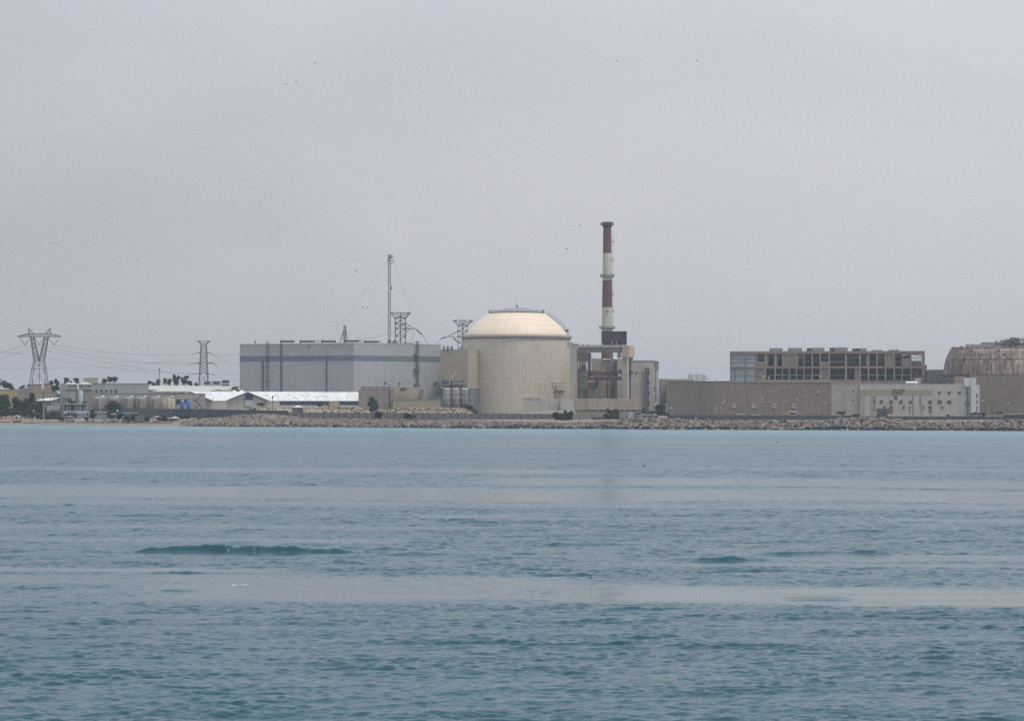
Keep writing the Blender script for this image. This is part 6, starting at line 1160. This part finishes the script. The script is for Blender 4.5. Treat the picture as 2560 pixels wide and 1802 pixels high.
fr = Fr(1042, 1296); r = thing('low_beige_building', 'low beige building with machines on its roof below the grey hall', 'building', fr.loc(982, 1102)); obj('wall', B(fr, 982, 1102.5, 999, None, 0, 14), M['olive_wall'], r); obj('parapet', B(fr, 981.5, 1103, 998, 998.9, -.2, 14), M['beige_wall'], r)
for x0, x1, lab in ((997.5, 1004.5, 'left air conditioner on the low beige roof'), (1006, 1014, 'right air conditioner on the low beige roof'), (1081, 1088.5, 'left grey machine at the right end of the low beige roof'), (1090, 1101, 'right grey machine beside the tank')):
    c = fr.p((x0 + x1) / 2, 998, 2); u = thing('air_conditioner', lab, 'air unit', tuple(c), 'machines on the low beige roof'); obj('casing', B(fr, x0, x1, 993.2, 998, 1, 2.5), M['taupe' if x0 < 1050 else 'steel'], u); obj('fan_grille', B(fr, x0 + 1, x0 + 3.6, 994, 997, .93, .99), M['dark_metal'], u)
lm = Fr(1058, 1297); single('roof_post', B(lm, 1066.5, 1068, 994, 999, 0, .3), M['steel'], 'short post on the low beige roof', 'post')
# tent hut on the berm
fr = Fr(743, 1205); r = thing('small_hut', 'small taupe hut with a white pyramid roof before the rubble berm', 'hut', fr.loc(729, 758)); w_ = 29 * 1205 / F0
obj('wall', B(fr, 729.5, 757.5, 1018.3, None, 0, w_ * .7), M['boundary_wall'], r); c = [fr.p(731, 1018, -.3), fr.p(759, 1018, -.3), fr.p(759, 1018, w_ * .7), fr.p(731, 1018, w_ * .7)]; obj('roof', MB().add(c + [fr.p(745.5, 1012.8, w_ * .35)], [(0, 1, 4), (1, 2, 4), (2, 3, 4), (3, 0, 4), (3, 2, 1, 0)]), M['white_roof'], r); obj('door', B(fr, 748, 757, 1024, 1031, -.06, -.005), M['window_dark'], r)
r = thing('bare_pole', 'brown wooden pole standing in front of the white roofed shed', 'pole', tuple(P(681.5, 1030, 1215))); obj('pole', MB().bar(P(681.8, 1032, 1215), P(681.3, 989, 1215), .3, .24), M['bark'], r); obj('bracket', MB().bar(P(682.5, 988.5, 1215), P(680.5, 997, 1215), .5), M['wood'], r)
# slipway plank on the rocks
D_ = Ds(865) + 6; single('concrete_ramp', MB().hexa([P(843, 1052, D_ + 8) + np.array(v) for v in ((0, 0, 0), (1.2, 0, 0))] + [P(884, 1067, D_ - 7) + np.array(v) for v in ((1.6, 0, 0), (0, 0, 0))] + [P(843, 1052, D_ + 8) + np.array(v) for v in ((0, 0, .5), (1.2, 0, .5))] + [P(884, 1067, D_ - 7) + np.array(v) for v in ((1.6, 0, .5), (0, 0, .5))]), M['pale_concrete'], 'narrow concrete ramp running down the rock bank', 'ramp')

# ================================================================ vegetation
T = tree
gt_ = 'dark trees at the left edge'
T('broad_tree', 'large dark tree at the left edge behind the parked cars', 'tree', [(-20, 1010, 26, 26), (14, 1005, 20, 18), (8, 1022, 24, 16), (12, 993, 6, 9)], 1335, None, group=gt_, leaf=.75)
T('broad_tree', 'dark tree in the middle of the left grove', 'tree', [(42, 1010, 17, 20), (50, 1024, 20, 14), (33, 999, 7, 8)], 1330, None, group=gt_, leaf=.75)
T('broad_tree', 'tallest dark tree of the left grove beside the slanted white roof', 'tree', [(74, 1000, 13, 18), (70, 1020, 18, 17), (80, 990, 6, 7)], 1332, None, group=gt_, leaf=.75)
T('broad_tree', 'low dark tree under the slanted white roof', 'tree', [(98, 1019, 13, 15), (110, 1026, 9, 12)], 1326, None, group=gt_, leaf=.7)
T('broad_tree', 'dark tree under the terrace left of the restaurant', 'tree', [(142, 1043, 14, 9), (133, 1036, 9, 8)], 1300, None, group=gt_, leaf=.6)
T('small_tree', 'small olive tree alone on the sand right of the gazebo', 'tree', [(82, 1038, 9.5, 8), (79, 1031, 6, 5)], 1285, None, 'leaf_mid', leaf=.5)
T('round_tree', 'round dark green tree before the low white building', 'tree', [(233, 1037, 9, 8), (231, 1030, 6, 6)], 1254, None, leaf=.5, dens=90)
gb = 'trees on the skyline at the left'
T('far_tree', 'dark tree on the skyline at the left edge', 'tree', [(-12, 958, 14, 14), (16, 962, 15, 10), (30, 968, 7, 6)], 1560, None, group=gb, leaf=.8)
T('far_tree', 'twin-topped tree just right of the cat-head pylon', 'tree', [(128, 957, 5.5, 8), (143, 955, 8, 8), (137, 970, 13, 10)], 1500, None, group=gb, leaf=.7)
T('far_tree', 'round tree behind the left hip-roofed tower', 'tree', [(166, 951, 7, 7.5)], 1520, None, group=gb, leaf=.7)
T('far_tree', 'tree between the two hip-roofed towers', 'tree', [(191, 951, 8, 7), (178, 955, 3.5, 3.5)], 1520, None, group=gb, leaf=.7)
T('far_tree', 'broad tree on the skyline above the grey office', 'tree', [(262, 950, 8, 8), (275, 947, 8, 7.5), (286, 949, 7.5, 8)], 1520, None, group=gb, leaf=.7)
T('far_tree', 'tree left of the floodlight mast', 'tree', [(373, 956, 5, 6), (382, 960, 8, 5.5), (396, 954, 5, 9)], 1560, None, group=gb, leaf=.7)
T('far_tree', 'tree immediately right of the floodlight mast', 'tree', [(413, 952, 6, 8), (423, 955, 7, 9)], 1560, None, group=gb, leaf=.7)
T('far_tree', 'tallest pointed tree on the skyline left of the narrow pylon', 'tree', [(440, 950, 9, 13), (446, 943, 5, 7)], 1560, None, group=gb, leaf=.7)
T('far_tree', 'tree with a small raised crest left of the narrow pylon', 'tree', [(460, 951, 9, 11), (468, 942, 5, 4), (476, 959, 7, 7)], 1560, None, group=gb, leaf=.7)
T('far_tree', 'small tree at the foot of the narrow pylon', 'tree', [(491, 961, 5, 5)], 1560, None, group=gb, leaf=.6)
T('dry_bush', 'reddish brown bush against the left corner of the grey hall', 'bush', [(588, 971, 10, 6.5)], 1470, None, 'leaf_dry', leaf=.5)
T('dry_bush', 'brownish bush on the skyline left of the pinkish building', 'bush', [(56, 968, 9, 5)], 1450, None, 'leaf_dry', leaf=.5)
T('leafy_bush', 'large green bush in front of the second storage tank', 'bush', [(283, 1014, 18, 13), (296, 1018, 12, 10), (270, 1018, 9, 8)], 1283, None, 'leaf_mid', leaf=.55)
T('leafy_bush', 'green shrubs on the restaurant terrace roof', 'bush', [(172, 1001, 9, 6), (182, 1005, 10, 4), (212, 1006, 8, 3)], 1322, None, 'leaf_mid', leaf=.45)
T('leafy_bush', 'dark bush around the peaked parasol shelter', 'bush', [(433, 1047, 16, 7), (455, 1042, 9, 6), (420, 1050, 7, 4)], 1232, None, leaf=.5)
T('leafy_bush', 'dark bush behind the brown bamboo shelter', 'bush', [(300, 1042, 8, 9)], 1242, None, leaf=.5)
T('leafy_bush', 'low green bush below the blue gable window', 'bush', [(652, 1010.5, 14, 4)], 1300, None, 'leaf_mid', leaf=.4)
T('leafy_bush', 'small dark bush before the long window strip of the white roofed shed', 'bush', [(799, 1011, 9, 6)], 1290, None, leaf=.4)
T('palm_like_tree', 'tall feathery green tree before the taupe building', 'tree', [(932, 1001, 12, 9), (924, 1010, 7, 8), (938, 1017, 11, 9), (929, 1022, 8, 6)], 1222, None, 'leaf_mid', leaf=.5, dens=60)
T('round_bush', 'round dark bush in front of the boundary wall near the feathery tree', 'bush', [(948, 1039, 11, 9), (944, 1033, 7, 5)], 1140, None, leaf=.42, dens=100)
T('round_bush', 'wide dark bush in front of the boundary wall below the beige building', 'bush', [(1024, 1042, 15, 7), (1018, 1039, 9, 6)], 1135, None, leaf=.42, dens=100)
T('leafy_bush', 'dark green bush right of the pale rubble slope below the gas tanks', 'bush', [(1172, 1019, 14, 10), (1184, 1028, 10, 9), (1160, 1016, 8, 7)], 1330, None, leaf=.5)
T('shore_bush', 'big dark bush on the shore below the right side of the dome', 'bush', [(1398, 1043, 17, 12), (1420, 1040, 11, 15), (1388, 1036, 9, 7), (1428, 1033, 6, 6)], 1125, None, leaf=.45, dens=90)
T('shore_bush', 'bright green bush on the shore in front of the grooved podium', 'bush', [(1534, 1035, 18, 12), (1514, 1038, 10, 5), (1524, 1028, 9, 6)], 1120, None, 'leaf_mid', leaf=.45, dens=100)
T('umbrella_tree', 'small umbrella-shaped tree standing behind the lettered sign', 'tree', [(1609, 1021.5, 4.5, 2), (1608, 1029, 5, 5)], 1135, None, leaf=.35, dens=100)
T('leafy_bush', 'dark shrubs behind the right part of the lettered sign', 'bush', [(1629, 1030, 8, 4), (1641, 1030, 7, 4.5)], 1135, None, leaf=.4, dens=90)
T('leafy_bush', 'dark hedge right of the lettered sign', 'bush', [(1662, 1035, 13, 4)], 1140, None, leaf=.4, dens=90)
T('leafy_bush', 'dark low shrubs in front of the greyer wing', 'bush', [(2102, 1033, 10, 4.5), (2112, 1029, 4, 3)], 1160, None, leaf=.4, dens=90)
T('leafy_bush', 'dark low shrubs left of the gantry legs', 'bush', [(2140, 1038, 9, 3.5), (2130, 1040, 7, 3)], 1160, None, leaf=.4, dens=90)
T('leafy_bush', 'dark bush at the foot of the white end tower', 'bush', [(2440, 1035.5, 19, 5), (2458, 1038, 10, 6)], 1150, None, leaf=.45, dens=90)
T('small_tree', 'pair of small dark palms before the brown wall at the right', 'tree', [(2494, 1030, 3.5, 3), (2502, 1030.5, 3.5, 3)], 1160, None, leaf=.35, dens=90)
T('small_tree', 'scrubby bush on the boundary wall left of the lettered sign', 'bush', [(1556, 1050, 9, 4)], 1112, None, leaf=.4, dens=60)

gs_ = 'low shrubs behind the beach'
for x, y, rx, ry, D, m_, lab in ((8, 1030, 22, 10, 1322, 'leaf_dark', 'shrub under the large dark tree at the left edge'), (36, 1028, 16, 12, 1320, 'leaf_dark', 'shrub filling the gap behind the dark gazebo'), (60, 1034, 12, 8, 1312, 'leaf_dark', 'shrub left of the small olive tree'), (98, 1040, 10, 8, 1300, 'leaf_mid', 'shrub by the foot of the wooden pole'), (120, 1043, 9, 7, 1296, 'leaf_dark', 'shrub under the terrace slab'), (276, 1036, 9, 9, 1256, 'leaf_dark', 'shrub between the white annex and the bamboo shelter'), (318, 1046, 8, 8, 1226, 'leaf_dark', 'shrub in front of the wide canvas tent'), (332, 1044, 5, 9, 1230, 'leaf_dark', 'narrow shrub between the two canvas tents'), (368, 1047, 7, 7, 1226, 'leaf_mid', 'shrub right of the arched canvas tent'), (396, 1045, 12, 7, 1236, 'leaf_dark', 'shrub behind the reddish gazebo'), (412, 1046, 8, 6, 1226, 'leaf_mid', 'shrub between the reddish gazebo and the parasol shelter'), (466, 1041, 9, 5, 1212, 'leaf_dark', 'shrub at the left toe of the rock mound'), (215, 1046, 6, 4, 1256, 'leaf_mid', 'small shrub behind the white saloon car'), (152, 1046, 8, 6, 1262, 'leaf_dark', 'shrub left of the grey beach hut'), (345, 1038, 10, 4, 1246, 'leaf_dark', 'shrub top above the arched canvas tent')):
    T('low_shrub', lab, 'bush', [(x, y, rx, ry), (x + rx * .5, y + ry * .3, rx * .6, ry * .7)], D, None, m_, group=gs_, leaf=.5, dens=80)
# ================================================================ birds
def bird(px, py, D, ang, sp, label):
    c = P(px, py, D); mb = MB(); ca, sa = math.cos(R(ang)), math.sin(R(ang)); r = thing('bird', label, 'bird', tuple(c), 'distant birds')
    b = MB(); f = np.array((ca, .3, sa)); f /= np.linalg.norm(f); b.bar(c - f * sp * .45, c, sp * .1, sp * .24).bar(c, c + f * sp * .4, sp * .24, sp * .08).ell(c + f * sp * .45, (sp * .1,) * 3, 6, 4); obj('body', b, M['bird_dark'], r)
    u = np.array((-sa, .2, ca))
    for sgn in (-1, 1):
        w_ = MB(); m_ = c + u * sgn * sp * .35 + np.array((0, sgn * sp * .25, sp * .12)); t_ = m_ + u * sgn * sp * .35 - f * sp * .15
        w_.bar(c, m_, sp * .16, sp * .13).bar(m_, t_, sp * .13, sp * .03); obj('wing', w_, M['bird_dark'], r)
for px, py, a, lab in ((788.5, 157.5, 45, 'bird high in the left sky, tilted upward'), (716, 211.5, 50, 'lower bird of the pair high on the left'), (740, 204.5, 0, 'level bird of the pair high on the left'), (1543.5, 153, 80, 'dark bird high in the sky right of centre'), (1742, 152.5, 40, 'faint bird high in the right sky'), (890.5, 678, 80, 'bird left of the tall guyed mast'), (907, 767.5, 110, 'left bird of the pair low beside the guyed mast'), (919, 769, 80, 'right bird of the pair low beside the guyed mast'), (1450, 564, 40, 'bird just left of the striped stack top'), (1417, 622, 40, 'faint bird left of the striped stack')):
    bird(px, py, 700, a, .55, lab)
bird(1611.5, 1164.5, 330, 80, .35, 'bird flying low over the water near the middle'); bird(1477, 1443, 145, 0, .2, 'small dark seabird sitting low on the near water')
bird(1943, 1106, 520, 80, .4, 'bird flying low over the far water at the right')
# ---------------------------------------------------------------- haze over the bay
hz = MB().hexa([(-9500, -60, -12), (9500, -60, -12), (9500, 11500, -12), (-9500, 11500, -12), (-9500, -60, 150), (9500, -60, 150), (9500, 11500, 150), (-9500, 11500, 150)])
hm = bpy.data.materials.new('haze_air'); hm.use_nodes = True; t = hm.node_tree
for n in list(t.nodes):
    if n.type != 'OUTPUT_MATERIAL': t.nodes.remove(n)
pv = t.nodes.new('ShaderNodeVolumePrincipled'); pv.inputs['Color'].default_value = (.86, .92, .99, 1); pv.inputs['Density'].default_value = HAZE; pv.inputs['Anisotropy'].default_value = .2
t.links.new(pv.outputs[0], t.nodes['Material Output'].inputs['Volume'])
ho = obj('haze', hz, hm); tag(ho, kind='stuff')
